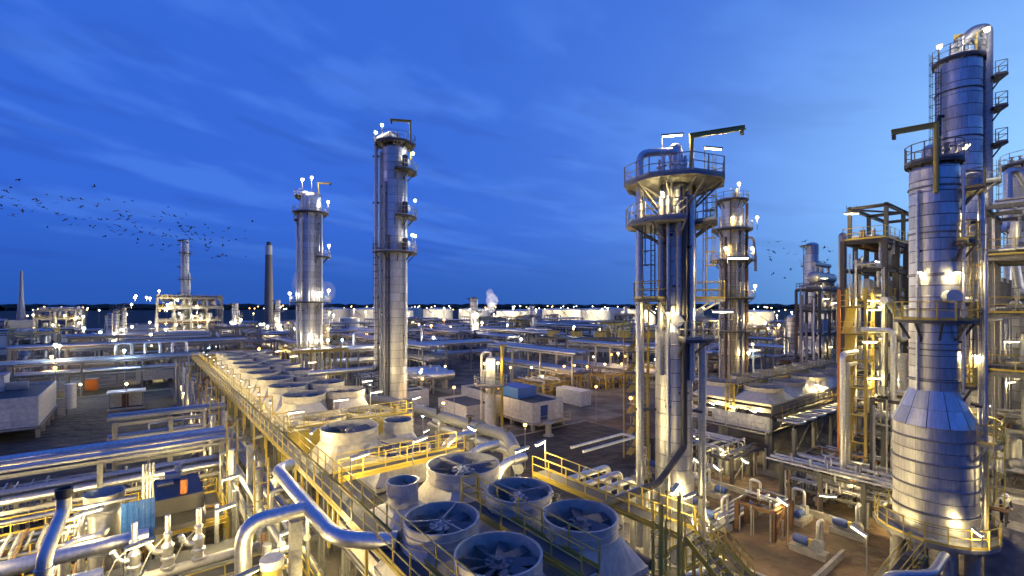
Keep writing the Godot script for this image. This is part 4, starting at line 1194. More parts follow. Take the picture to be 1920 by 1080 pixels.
	part(t, "mouth", MB.new().lathe(V(0, 0, 0), [Vector2(0.72, 5.6), Vector2(0.88, 6.0), Vector2(0.92, 6.5), Vector2(0.87, 6.5), Vector2(0.83, 6.0), Vector2(0.68, 5.6), Vector2(0.68, 4.6), Vector2(0.01, 4.6)], 32), "pipe_metal")
	for y in [5.55, 5.45, 3.2]: part(t, "band", MB.new().lathe(V(0, y, 0), [Vector2(0.72, -0.04), Vector2(0.78, -0.04), Vector2(0.78, 0.04), Vector2(0.72, 0.04)], 32), "pipe_dull")
	part(t, "skirt", MB.new().lathe(V(0, 0, 0), [Vector2(0.8, 0), Vector2(0.8, 2.0), Vector2(0.72, 2.0)], 24), "steel_pale")
	part(t, "outlet", MB.new().tube([V(0, 4.6, 0.6), V(-0.1, 4.6, 1.5), V(-1.5, 4.6, 1.5), V(-1.5, 2.7, 1.5), V(-2.6, 2.3, 1.5)], 0.26, 14, 0.6), "pipe_metal")
	# blue corrugated enclosure
	t = thing("corrugated_screen", "bright blue corrugated screen beside flared vessel", "screen", V(-0.8, 4.05, -33.0))
	for k in 12:
		part(t, "rib", MB.new().box(V(k * 0.122, 1.1, 0.03 * (k % 2)), V(0.118, 2.2, 0.05)), "blue_panel")
	for q in 2: part(t, "post", MB.new().box(V(0.15 + q * 1.05, -0.9, -0.12), V(0.1, 6.0, 0.1)), "steel")
	t = thing("machine_skid", "dark boxy compressor skid with orange pot on top", "machine", V(1.75, 2.55, -34.0))
	part(t, "base", MB.new().box(V(0, 1.9, 0), V(2.4, 0.3, 3.0)), "steel_dark")
	part(t, "case", MB.new().box(V(0, 3.05, -0.8), V(2.3, 0.9, 3.9)), "pipe_dark")
	part(t, "roof_hatch", MB.new().box(V(-0.6, 3.55, -1.6), V(0.8, 0.15, 0.5)), "steel")
	part(t, "orange_pot", MB.new().cyl(V(0.2, 3.5, 0.7), 0.18, 0.18, 0.8, 12), "orange")
	part(t, "gearbox", MB.new().box(V(-0.2, 3.7, -2.3), V(0.8, 0.5, 0.6)).cyl(V(0.1, 3.9, -2.3), 0.2, 0.2, 0.5, 10), "blue_door")
	for q in 4: part(t, "leg", MB.new().box(V(-1.0 + 2.0 * (q % 2), -0.4, -1.2 + 2.4 * (q / 2)), V(0.2, 4.3, 0.2)), "steel")
	# great silver lines in the foreground
	pipe("thick silver pipe lying across the left foreground", [V(-14, 5.2, -30.5), V(-3.3, 5.2, -30.5), V(-1.0, 5.2, -30.5), V(0.3, 5.2, -30.5)], 0.36, "pipe_metal", true)
	pipe("thick silver pipe with capped end parallel to foreground pipe", [V(-14, 4.4, -29.2), V(-1.4, 4.4, -29.2)], 0.3, "pipe_metal", true)
	pipe("pale square duct like pipe running under safety valves", [V(-1.0, 3.8, -28.8), V(5.4, 3.8, -28.8)], 0.26, "steel_pale", true)
	t = thing("vent_stack", "leaning topped silver vent pipe with dark mouth", "pipe", V(-2.55, -0.2, -22.0))
	part(t, "riser", MB.new().tube([V(0, 0, 0), V(0, 8.8, 0), V(0.42, 10.0, -0.7), V(0.42, 10.45, -0.7)], 0.21, 16, 0.4), "pipe_metal")
	part(t, "mouth", MB.new().lathe(V(0.42, 10.42, -0.7), [Vector2(0.21, 0), Vector2(0.24, 0.04), Vector2(0.25, 0.34), Vector2(0.2, 0.34), Vector2(0.19, 0)], 18), "pipe_dark")
	part(t, "collar", MB.new().tube([V(0, 8.3, 0), V(0, 8.42, 0)], 0.26, 16), "pipe_metal")
	t = thing("vent_stack", "short slanted vent pipe beside leaning topped vent", "pipe", V(-2.6, 0, -35.0))
	part(t, "riser", MB.new().tube([V(0, 2, 0), V(0, 5.0, 0), V(0.3, 5.8, -0.4)], 0.17, 12, 0.3), "pipe_metal")
	part(t, "mouth", MB.new().tube([V(0.3, 5.8, -0.4), V(0.4, 6.1, -0.55)], 0.2, 12), "pipe_dark")
	# safety valves on the pale line
	for k in 3:
		t = thing("safety_valve", "%s tall silver safety valve from vent stack on pale line" % ORD[k], "valve", V(-0.25 + k * 1.28, 3.9, -28.8), "silver safety valves")
		part(t, "body", MB.new().lathe(V(0, 0, 0), [Vector2(0.01, 0), Vector2(0.21, 0), Vector2(0.2, 0.5), Vector2(0.3, 0.55), Vector2(0.3, 0.65), Vector2(0.22, 0.7), Vector2(0.27, 1.2), Vector2(0.14, 1.4), Vector2(0.14, 1.7), Vector2(0.2, 1.72), Vector2(0.2, 1.82), Vector2(0.12, 1.9), Vector2(0.12, 2.7), Vector2(0.01, 2.74)], 18), "pipe_metal")
		part(t, "outlet", MB.new().tube([V(0, 1.0, 0), V(-0.5, 1.0, 0.1), V(-0.8, 1.6, 0.1)], 0.13, 10, 0.25), "pipe_metal")
		part(t, "lever", MB.new().beam(V(0, 1.75, 0), V(-0.7, 1.2, 0.25), 0.05, 0.05).beam(V(-0.7, 1.2, 0.25), V(-1.1, 0.3, 0.3), 0.04, 0.04), "steel_pale")
		part(t, "flange", MB.new().tube([V(0, 0.1, 0), V(0, 0.2, 0)], 0.32, 14), "pipe_dull")
	t = thing("flat_roof", "flat dark roof under the silver safety valves", "roof", V(1.6, 0, -29.4))
	part(t, "sheet", MB.new().box(V(0, 3.3, 0), V(9.0, 0.12, 4.6)), "roof_dark")
	part(t, "kerb", MB.new().box(V(0, 3.42, 2.3), V(9.0, 0.16, 0.1)).box(V(-4.5, 3.42, 0), V(0.1, 0.16, 4.5)), "steel")
	for q in 6: part(t, "post", MB.new().box(V(-4.2 + 4.2 * (q % 3), 1.6, -2.1 + 4.2 * (q / 3)), V(0.2, 3.2, 0.2)), "steel")
	pipe("lone blue lit pipe slanting over left foreground", [V(-14, 6.6, -32.6), V(-0.2, 6.6, -32.6)], 0.1, "pipe_dull")
	pipe("tall thin blue tipped pipe beside dark machine", [V(3.4, 0, -31.6), V(3.4, 5.6, -31.6)], 0.12, "pipe_dull")
	for k in 3:
		pipe("%s pale upright pipe in cluster at left edge" % ORD[k], [V(-6.6 + k * 0.55, 0, -31.6 + 0.4 * k), V(-6.6 + k * 0.55, 5.4 - 0.6 * k, -31.6 + 0.4 * k)], 0.12, "steel_pale", false, "pale upright pipes at left edge")
	for k in 4:
		pipe("%s slim silver upright between blue lines and flared vessel" % ORD[k], [V(0.1 + k * 0.17, 2.0, -38.2), V(0.1 + k * 0.17, 6.8, -38.2)], 0.06, "pipe_metal", false, "slim silver uprights")
	# the big branched pipe by the catwalk
	t = thing("branched_pipe", "great matt silver branched pipe beside catwalk", "pipe", V(6.3, 0, -29.9))
	part(t, "run", MB.new().tube([V(0.9, 7.2, -1.2), V(0, 7.25, -0.4), V(0, 7.35, 10.2), V(1.9, 7.2, 11.6)], 0.34, 18, 1.0), "pipe_metal")
	part(t, "branch", MB.new().tube([V(0, 7.3, 6.2), V(-2.75, 7.3, 6.2), V(-2.75, 0.3, 6.2)], 0.34, 18, 0.9), "pipe_metal")
	part(t, "end_flange", MB.new().tube([V(1.85, 7.2, 11.55), V(2.05, 7.2, 11.7)], 0.42, 18), "pipe_dull")
	part(t, "saddle", MB.new().box(V(-0.6, 3.4, 6.2), V(0.5, 6.9, 0.5)), "steel_pale")
	# railed service platform below it
	frame("service_platform", "yellow railed service platform below branched pipe", "platform", -0.2, 6.6, -26.6, -18.0, [3.2], 3, 3, "yellow_old", 71, {"fill": 2.2, "decks": [3.2], "scale": 0.6})
	frame("service_platform", "yellow railed corner platform at the bottom of view", "platform", 2.6, 7.2, -17.4, -12.2, [4.6], 2, 2, "yellow_old", 73, {"fill": 1.6, "decks": [4.6], "scale": 0.6})
	t = thing("exhaust_head", "white hot lit exhaust drum on grey pedestal", "vessel", V(4.6, 3.3, -23.2))
	part(t, "pedestal", MB.new().cyl(V(0, 0, 0), 0.45, 0.45, 1.6, 18), "pipe_grey")
	part(t, "collar", MB.new().cyl(V(0, 1.6, 0), 0.4, 0.4, 0.4, 18), "yellow_old")
	part(t, "head", MB.new().cyl(V(0, 2.0, 0), 0.5, 0.5, 0.35, 18), "white")
	# tall uprights and posts on the west face of the bank
	var g := RandomNumberGenerator.new()
	g.seed = 404
	for k in 70:
		var z := -24.0 - k * 1.2 - g.randf() * 1.2
		var x := g.randf_range(4.6, 7.0)
		var top := g.randf_range(4.0, 7.4)
		var r := g.randf_range(0.08, 0.26)
		pipe("grey upright pipe crowding the west face of fan bank", [V(x, 0, z), V(x, top, z), V(x + g.randf_range(1.0, 2.6), top, z)] if k % 5 == 0 else [V(x, 0, z), V(x, top + 0.6, z)], r, ["pipe_metal", "pipe_dull", "pipe_grey", "brown", "pipe_grey", "pipe_dull", "steel"][k % 7], false, "upright pipes on the west face")
	rack("tall pipe rack along west face of the fan bank", V(6.4, 0, -26.5), V(6.4, 0, -112), 2.6, [2.4, 4.6], 6.1, 88, {"scale": 1.0})
	for k in 7:
		var z := -30.0 - k * 11.0
		t = thing("lattice_mast", "%s yellow lattice frame from branched pipe along west rack" % ORD[k], "frame", V(5.4, 0, z), "yellow lattice frames")
		for s in [-1, 1]: part(t, "post", MB.new().box(V(s * 0.35, 4.1, 0), V(0.1, 8.2, 0.1)), "yellow_old")
		for q in 8: part(t, "rung", MB.new().box(V(0, 0.8 + q * 1.0, 0), V(0.7, 0.05, 0.05)), "yellow_old")

func centre_yard() -> void:
	# pale substation with dark roof
	var t := building("substation", "pale grey centre building on stilts with blue double door", 41.5, 47.2, -66.0, -48.0, 1.0, 3.7, "wall_grey")
	door(t, V(2.0, 2.15, 18.06), true, 1.3, 2.2)
	door(t, V(4.4, 2.15, 18.06), true, 0.9, 2.1, "white")
	part(t, "landing", MB.new().box(V(2.85, 0.96, 18.8), V(6.0, 0.1, 1.4)), "concrete")
	rail(t, [V(0, 1.02, 19.4), V(5.7, 1.02, 19.4)], "yellow", 1.1, 1.5, 0.03)
	part(t, "roof_cabin", MB.new().box(V(2.8, 4.2, 11.0), V(3.4, 1.5, 5.0)), "blue_panel")
	t = building("low_annex", "low grey annex left of the centre building", 35.5, 40.4, -63.0, -55.0, 0.2, 2.9, "wall_grey")
	t = building("equipment_kiosk", "small pale kiosk between annex and tall column", 34.0, 37.6, -73.0, -70.0, 0.2, 3.0, "white")
	t = thing("white_container", "white shipping container beyond centre building", "container", V(58.5, 0, -57.0))
	part(t, "box", MB.new().box(V(0, 1.35, 0), V(2.4, 2.5, 6.0)), "white")
	for k in 12: part(t, "rib", MB.new().box(V(-1.22, 1.35, -2.75 + k * 0.5), V(0.05, 2.3, 0.18)), "white")
	# small scrubber column with arch pipe
	t = thing("scrubber_column", "small pale column with arched pipe and round platform", "column", V(36.2, 0, -50.4))
	part(t, "foundation", MB.new().cyl(V(0, 0, 0), 1.0, 1.0, 0.5, 8), "concrete")
	part(t, "shell", MB.new().lathe(V(0, 0, 0), [Vector2(0.75, 0.5), Vector2(0.75, 6.0), Vector2(0.62, 6.4), Vector2(0.62, 9.9)], 24), "white")
	part(t, "head", MB.new().dome(V(0, 9.9, 0), 0.62, 0.35, 20), "white")
	platform(t, 6.6, 0.7, 2.2, 0, 360, 10, "steel_pale", "steel")
	part(t, "arch_pipe", MB.new().tube([dirc(185) * 1.2 + V(0, 1, 0), dirc(185) * 1.2 + V(0, 10.7, 0), V(0, 10.9, 0), V(0, 9.9, 0)], 0.16, 12, 0.9), "pipe_metal")
	part(t, "side_vessel", MB.new().cyl(dirc(200) * 0.9 + V(0, 6.7, 0), 0.35, 0.35, 1.6, 14).dome(dirc(200) * 0.9 + V(0, 8.3, 0), 0.35, 0.2, 14), "pipe_metal")
	ladder(t, dirc(40) * 0.95, dirc(40), 0.4, 6.6, "yellow")
	davit(t, dirc(0) * 1.5 + V(0, 0.5, 0), 11.2, dirc(0) * 0.6, "yellow", 0.2)
	# great grey mains with valves
	pipe("great grey main running past tall column toward manifold", [V(21.5, 5.0, -60), V(24.4, 5.0, -56), V(26.4, 5.0, -34.0), V(24.0, 5.0, -30.0)], 0.55, "pipe_grey", true)
	pipe("second grey main below the great main", [V(24.9, 3.9, -46), V(25.9, 3.9, -33), V(23.6, 3.9, -29)], 0.4, "pipe_dull", true)
	for k in 4:
		t = thing("main_valve", "%s grey flanged valve from tall column on great main" % ORD[k], "valve", V(24.6 + k * 0.5, 4.0, -50.0 + k * 5.4), "valves on the grey main")
		part(t, "body", MB.new().drum(V(0, 0.4, -0.6), V(0, 0.4, 0.6), 0.45, 14), "pipe_dull")
		part(t, "bonnet", MB.new().tube([V(0, 0.6, 0), V(0, 1.9, 0)], 0.2, 10), "pipe_dark")
		part(t, "handwheel", MB.new().lathe(V(0, 1.95, 0), [Vector2(0.3, 0), Vector2(0.38, 0.04), Vector2(0.38, -0.04), Vector2(0.3, 0)], 16), "steel_dark")
		part(t, "pier", MB.new().box(V(0, -2.0, 0), V(0.5, 4.0, 0.5)), "concrete")
	for k in 3:
		pipe("%s silver elbow dropping from great main behind fans" % ORD[k], [V(24.0 - k * 0.3, 5.2, -36.0 + k * 4), V(21.4, 5.2, -36.0 + k * 4), V(20.3, 3.6, -36.0 + k * 4)], 0.33, "pipe_metal", false, "silver elbows behind the fans")
	# horizontal silver exchangers behind
	for k in 3:
		t = thing("exchanger_drum", "%s long silver drum lying behind centre building" % ORD[k], "vessel", V(46 + k * 1.0, 0, -84 - k * 4.5), "lying silver drums")
		part(t, "shell", MB.new().drum(V(-4.5, 2.6, 0), V(4.5, 2.6, 0), 1.0, 20), "clad0")
		for q in [-1, 1]: part(t, "saddle", MB.new().box(V(q * 2.8, 0.9, 0), V(0.5, 1.8, 1.5)), "concrete")
		part(t, "nozzle", MB.new().tube([V(1, 3.4, 0), V(1, 4.4, 0)], 0.2, 10), "pipe_metal")
	# dense low yellow lit pipework right of the building
	for k in 5:
		frame("pump_row", "%s dense yellow lit pump row beyond centre building" % ORD[k], "structure", 56 + k * 8.5, 62.5 + k * 8.5, -70 - (k % 2) * 5, -62 - (k % 2) * 5, [1.4, 2.8], 3, 2, "yellow_old", 300 + k, {"fill": 2.2, "scale": 0.6, "group": "yellow lit pump rows"})
	frame("pump_row", "yellow lit exchanger row left of scrubber column", "structure", 33, 44, -92, -80, [1.6, 3.2], 3, 2, "steel_pale", 310, {"fill": 2.0, "scale": 0.7})
	# caged ladder tower left of the slender column
	t = thing("ladder_tower", "tall yellow caged stair tower behind slender column", "tower", V(43.2, 0, -32.5))
	for q in 4: part(t, "post", MB.new().box(V(-0.9 + 1.8 * (q % 2), 7.0, -0.9 + 1.8 * (q / 2)), V(0.12, 14, 0.12)), "yellow_old")
	for k in 12:
		part(t, "flight", MB.new().beam(V(-0.7, 0.4 + k * 1.15, -0.4 + 0.8 * (k % 2)), V(0.7, 1.4 + k * 1.15, -0.4 + 0.8 * (k % 2)), 0.7, 0.1), "yellow_old")
		part(t, "landing", MB.new().box(V(0, 1.4 + k * 1.15, 0), V(1.8, 0.05, 1.8)), "grating")
	t = thing("flange_stack", "pale flanged spool standing on yard", "pipe spool", V(41.6, 0, -45))
	part(t, "spool", MB.new().lathe(V(0, 0, 0), [Vector2(0.7, 0), Vector2(0.7, 0.1), Vector2(0.4, 0.15), Vector2(0.4, 1.6), Vector2(0.7, 1.65), Vector2(0.7, 1.75), Vector2(0.3, 1.75)], 20), "steel_pale")
	# blue lit pipe racks at middle distance
	rack("pipe rack behind tall column with white loop", V(30, 0, -104), V(74, 0, -104), 5.0, [4.6, 7.2], 7.4, 61, {"scale": 1.4})
	rack("pipe rack running north past the stout column", V(33, 0, -108), V(33, 0, -170), 5.0, [4.0, 6.8], 8.0, 62, {"scale": 1.4})
	rack("broad pipe rack right of tall column", V(52, 0, -94), V(52, 0, -150), 6.0, [4.6, 7.4], 8.0, 63, {"scale": 1.4})
	pipe("white arched line above middle pipe rack", [V(40, 7.2, -112), V(40, 10.4, -112), V(58, 10.4, -112), V(58, 7.2, -112)], 0.3, "pipe_metal")
	frame("column_base_frame", "yellow pipe crowded frame at foot of stout column", "structure", 21, 31, -98, -90, [4.2, 8.6], 3, 2, "yellow_old", 320, {"fill": 1.8, "decks": [8.6], "scale": 0.8})

func right_unit() -> void:
	# open frame with the crane bay above the fans
	frame("process_structure", "tall dark steel structure with open crane bay on top", "structure", 52.0, 66.0, -15.4, -12.2, [4.2, 7.6, 10.6, 13.6, 17.4, 20.4, 23.0], 4, 1, "steel_dark", 501, {"fill": 2.6, "scale": 0.75, "decks": [13.6, 17.4, 23.0], "railm": "yellow", "cw": 0.36})
	var t := thing("crane_bay", "open dark steel crane frame against the sky", "frame", V(53.0, 23.0, -15.4))
	for x in [0.2, 6.0, 11.8]:
		for z in [0.2, 3.0]: part(t, "post", MB.new().ibeam(V(x, 0, z), V(x, 3.1, z), 0.3, 0.3), "steel_dark")
	for z in [0.2, 3.0]: part(t, "beam", MB.new().ibeam(V(0, 3.2, z), V(12, 3.2, z), 0.26, 0.3), "steel_dark")
	for x in [0.2, 6.0, 11.8]: part(t, "beam", MB.new().ibeam(V(x, 3.15, 0), V(x, 3.15, 3.2), 0.26, 0.3), "steel_dark")
	part(t, "brace", MB.new().beam(V(0.2, 3.1, 0.2), V(6, 3.1, 3.0), 0.16, 0.16), "steel_dark")
	frame("process_structure", "dark steel structure carrying lying drum over blue columns", "structure", 99.0, 119.0, -37.0, -33.0, [7.0, 11.5, 16.0, 20.0], 4, 1, "steel_dark", 502, {"fill": 2.2, "scale": 1.3, "decks": [20.0, 16.0], "rt": 0.05, "railm": "steel", "cw": 0.4})
	t = thing("condenser_drum", "long dark condenser drum on top of steel structure", "vessel", V(104.0, 20.1, -35.0))
	t.scale = Vector3.ONE * 1.5
	part(t, "shell", MB.new().drum(V(-1.6, 1.5, 0), V(4.6, 1.5, 0), 0.75, 18), "pipe_dull")
	part(t, "upper_pipe", MB.new().tube([V(-1.5, 3.2, 0), V(4.0, 3.2, 0)], 0.3, 12), "pipe_dull")
	for q in 3:
		part(t, "saddle", MB.new().box(V(-1.0 + q * 2.4, 0.4, 0), V(0.3, 0.9, 1.2)), "steel_dark")
		part(t, "nozzle", MB.new().tube([V(-0.8 + q * 2.2, 2.1, 0), V(-0.8 + q * 2.2, 3.1, 0)], 0.2, 10), "pipe_dull")
	t = thing("vent_stack", "dark domed vent stack standing above steel structure", "stack", V(118.0, 20.0, -35.0))
	t.scale = Vector3.ONE * 1.55
	part(t, "pipe", MB.new().tube([V(0, 0, 0), V(0, 7.6, 0)], 0.5, 16), "pipe_dull")
	part(t, "cap", MB.new().dome(V(0, 7.6, 0), 0.5, 0.5, 16), "pipe_dull")
	# bright square wrapped pipe loop on the lit level
	pipe("silver zigzag pipe over the lit yellow level", [V(49.0, 17.4, -11.6), V(50.4, 17.4, -11.6), V(53.2, 16.2, -11.6), V(53.2, 13.9, -11.6), V(56.0, 13.9, -11.6), V(56.0, 17.0, -11.6)], 0.3, "pipe_metal")
	pipe("silver hairpin pipe below the lit yellow level", [V(45.2, 2.0, -13.4), V(45.2, 13.0, -13.4), V(48.4, 13.0, -13.4)], 0.22, "pipe_metal")
	pipe("pale twin of the silver hairpin pipe", [V(46.4, 2.0, -13.4), V(46.4, 12.0, -13.4), V(48.4, 12.0, -13.4)], 0.17, "steel_pale")
	# the yellow post tower
	t = thing("stair_tower", "yellow post stair tower beside dark structure", "tower", V(49.6, 0, -15.0))
	for q in 4: part(t, "post", MB.new().box(V(2.0 * (q % 2), 9.2, 2.0 * (q / 2)), V(0.22, 18.4, 0.22)), "orange" if q == 0 else "yellow_old")
	for k in 7:
		part(t, "landing", MB.new().box(V(1, 2.4 + k * 2.4, 1), V(2.2, 0.06, 2.2)), "grating")
		part(t, "flight", MB.new().beam(V(0.2, 0.1 + k * 2.4, 0.5), V(1.8, 2.4 + k * 2.4, 0.5), 0.7, 0.14), "yellow_old")
		rail(t, [V(0, 2.4 + k * 2.4, 0), V(0, 2.4 + k * 2.4, 2.1), V(2.1, 2.4 + k * 2.4, 2.1)], "yellow", 1.1, 1.1)
	# racks and pipe decks between slender and stepped columns
	frame("pipe_deck", "deep dark pipe deck between the two near columns", "structure", 43.5, 52.0, -17.4, -8.6, [1.7, 3.3], 3, 3, "steel_dark", 503, {"fill": 2.6, "scale": 0.6, "cw": 0.3})
	frame("pipe_deck", "low dark pipe deck in front of right fan bank", "structure", 44.0, 51.0, -31.0, -22.0, [2.4], 2, 3, "steel_dark", 504, {"fill": 2.8, "scale": 0.6, "cw": 0.3})
	frame("pump_shelter", "red posted pump shelter at the foot of pipe deck", "structure", 35.6, 38.6, -17.4, -14.8, [2.2], 2, 1, "brown", 505, {"fill": 2.0, "scale": 0.5})
	frame("pipe_deck", "upper dark pipe deck beside stepped column", "structure", 46.0, 52.0, -11.6, -8.8, [7.4, 9.6], 2, 1, "steel_dark", 506, {"fill": 2.0, "scale": 0.6, "decks": [7.4], "railm": "steel_pale"})
	stair("steep yellow stair at foot of stepped column", V(33.4, 3.4, -6.4), V(31.2, 0.2, -8.0))
	pipe("blue grey bent pipe at bottom right foreground", [V(24.5, 4.5, -6.2), V(27.2, 4.5, -6.2), V(28.8, 4.5, -5.0), V(31.8, 4.5, -5.0), V(31.8, 0.5, -5.0)], 0.2, "pipe_dull", true)
	for k in 3:
		pipe("%s long silver line on the pipe deck edge" % ORD[k], [V(43.1 + k * 0.9, 3.6, -18.5), V(43.1 + k * 0.9, 3.6, -7.6)], 0.08 + 0.05 * (k % 2), "pipe_metal", false, "long silver deck lines")
	pipe("upright thick dark pipe behind right fan bank edge", [V(49.4, 0, -10.4), V(49.4, 13, -10.4)], 0.34, "pipe_dull", true)
	pipe("tall pale pipe rising beside dark structure", [V(46.6, 0, -10.4), V(46.6, 15, -10.4), V(46.6, 15, -12.5)], 0.2, "pipe_metal")
	# behind the stepped column, to the right edge
	frame("process_structure", "crowded lit structure right of stepped column", "structure", 46.5, 54.0, -5.4, -0.6, [4.6, 8.6, 12.4, 16.4, 20.4, 24.0], 2, 2, "steel", 507, {"fill": 1.8, "scale": 0.8, "decks": [12.4, 16.4, 20.4], "railm": "yellow", "cw": 0.34})
	frame("process_structure", "crowded lit structure behind highest column", "structure", 60.0, 68.0, -13.0, -6.0, [4.6, 8.6, 12.0, 16.0, 19.5], 2, 2, "steel", 508, {"fill": 1.6, "scale": 0.8, "decks": [8.6, 16.0], "railm": "yellow", "cw": 0.34})
	frame("heater_box", "dark slatted heater box with upright silver pipes", "structure", 64.0, 80.0, -2.6, 6.0, [8.0, 10.6], 4, 2, "steel_dark", 509, {"fill": 1.4, "decks": [10.6], "railm": "steel_pale", "cw": 0.4})
	for k in 10:
		pipe("%s upright silver pipe of the row along heater box" % ORD[k], [V(62.4 + k * 0.75, 1.0, 0.4), V(62.4 + k * 0.75, 15.5 - 0.3 * (k % 3), 0.4)], 0.13 + 0.03 * (k % 3), "pipe_metal", false, "upright silver pipes in a row")
	pipe("thick silver pipe bent down beside heater box", [V(56, 14.4, -0.2), V(70, 14.4, -0.2)], 0.4, "pipe_metal", true)
	pipe("silver gooseneck pipe near right edge", [V(57.0, 3.6, 1.6), V(57.0, 9.4, 1.6), V(59.5, 9.8, 2.4), V(64.0, 9.8, 2.4)], 0.36, "pipe_metal")
	frame("pump_row", "yellow lit pump row at right edge", "structure", 52.0, 60.0, -1.8, 4.0, [2.4, 4.4], 3, 2, "yellow_old", 510, {"fill": 2.0, "scale": 0.6})
	# pumps standing about the yard, ground lines and low bund walls
	var proto := thing("pump", "grey pump with finned motor on concrete plinth", "pump", V(40.0, 0, -21.5), "pumps about the yard")
	part(proto, "plinth", MB.new().box(V(0, 0.2, 0), V(0.9, 0.4, 2.2)), "concrete")
	part(proto, "motor", MB.new().drum(V(0, 0.8, 0.1), V(0, 0.8, 0.85), 0.3, 14), "blue_door")
	part(proto, "casing", MB.new().tube([V(-0.22, 0.8, -0.55), V(0.22, 0.8, -0.55)], 0.38, 16), "pipe_grey")
	part(proto, "discharge", MB.new().tube([V(0, 1.1, -0.55), V(0, 2.3, -0.55), V(-0.8, 2.3, -0.55), V(-0.8, 0.3, -0.55)], 0.11, 10, 0.25), "pipe_metal")
	part(proto, "coupling_guard", MB.new().box(V(0, 0.85, -0.15), V(0.3, 0.35, 0.4)), "yellow")
	var gp := RandomNumberGenerator.new()
	gp.seed = 515
	for e in [[41.2, -23.6], [41.5, -26.2], [38.6, -24.5], [38.4, -28.2], [41.0, -29.0], [23.2, -25.6], [24.8, -27.8], [22.6, -30.2], [34.6, -18.6], [33.0, -20.8], [35.8, -12.6], [39.8, -17.8], [40.6, -14.8], [40.9, -11.8], [34.2, -23.4], [31.5, -22.4], [24.6, -33.0], [23.4, -38.6], [36.6, -21.2]]:
		copy(proto, V(e[0], 0.012, e[1]), gp.randi_range(0, 3) * PI * 0.5)
	for k in 5:
		pipe("%s low silver line on the red paving" % ORD[k], [V(30.8 + k * 0.42, 0.45, -25.4), V(30.8 + k * 0.42, 0.45, -19.5 + k * 0.4), V(42.0, 0.45, -19.5 + k * 0.4)], 0.09 + 0.03 * (k % 2), "pipe_metal", false, "low lines on the paving")
	for e in [[29.8, -18.6, 0.25, 13.5], [36.0, -25.6, 12.4, 0.25], [42.4, -19.0, 0.25, 12.8], [34.0, -11.0, 6.4, 0.2]]:
		solo("bund_wall", "low concrete bund wall on the red paving", "wall", MB.new().box(V(0, 0.25, 0), V(e[2], 0.5, e[3])), "concrete", V(e[0], 0, e[1]), "low bund walls")
	# raised concrete apron with the worker
	structure("apron", MB.new().box(V(46.2, 1.9, 1.4), V(12.0, 3.8, 12.0)), "concrete")
	t = thing("concrete_block", "grey concrete plinth beside the worker", "block", V(42.6, 3.8, -3.0))
	part(t, "block", MB.new().box(V(0, 0.55, 0), V(1.6, 1.1, 2.2)), "concrete")
	part(t, "blue_cans", MB.new().cyl(V(-0.3, 1.1, 0.3), 0.16, 0.16, 0.4, 12).cyl(V(0.1, 1.1, 0.1), 0.16, 0.16, 0.4, 12), "blue_panel")
	t = thing("tool_bench", "low dark bench under the worker's hands", "bench", V(41.25, 3.8, -4.25))
	part(t, "top", MB.new().box(V(-0.55, 0.85, 0.2), V(0.7, 0.08, 0.9)), "brown")
	for q in 4: part(t, "leg", MB.new().box(V(-0.82 + 0.54 * (q % 2), 0.4, -0.15 + 0.7 * (q / 2)), V(0.07, 0.82, 0.07)), "steel_dark")
	person(V(41.3, 3.8, -3.85))

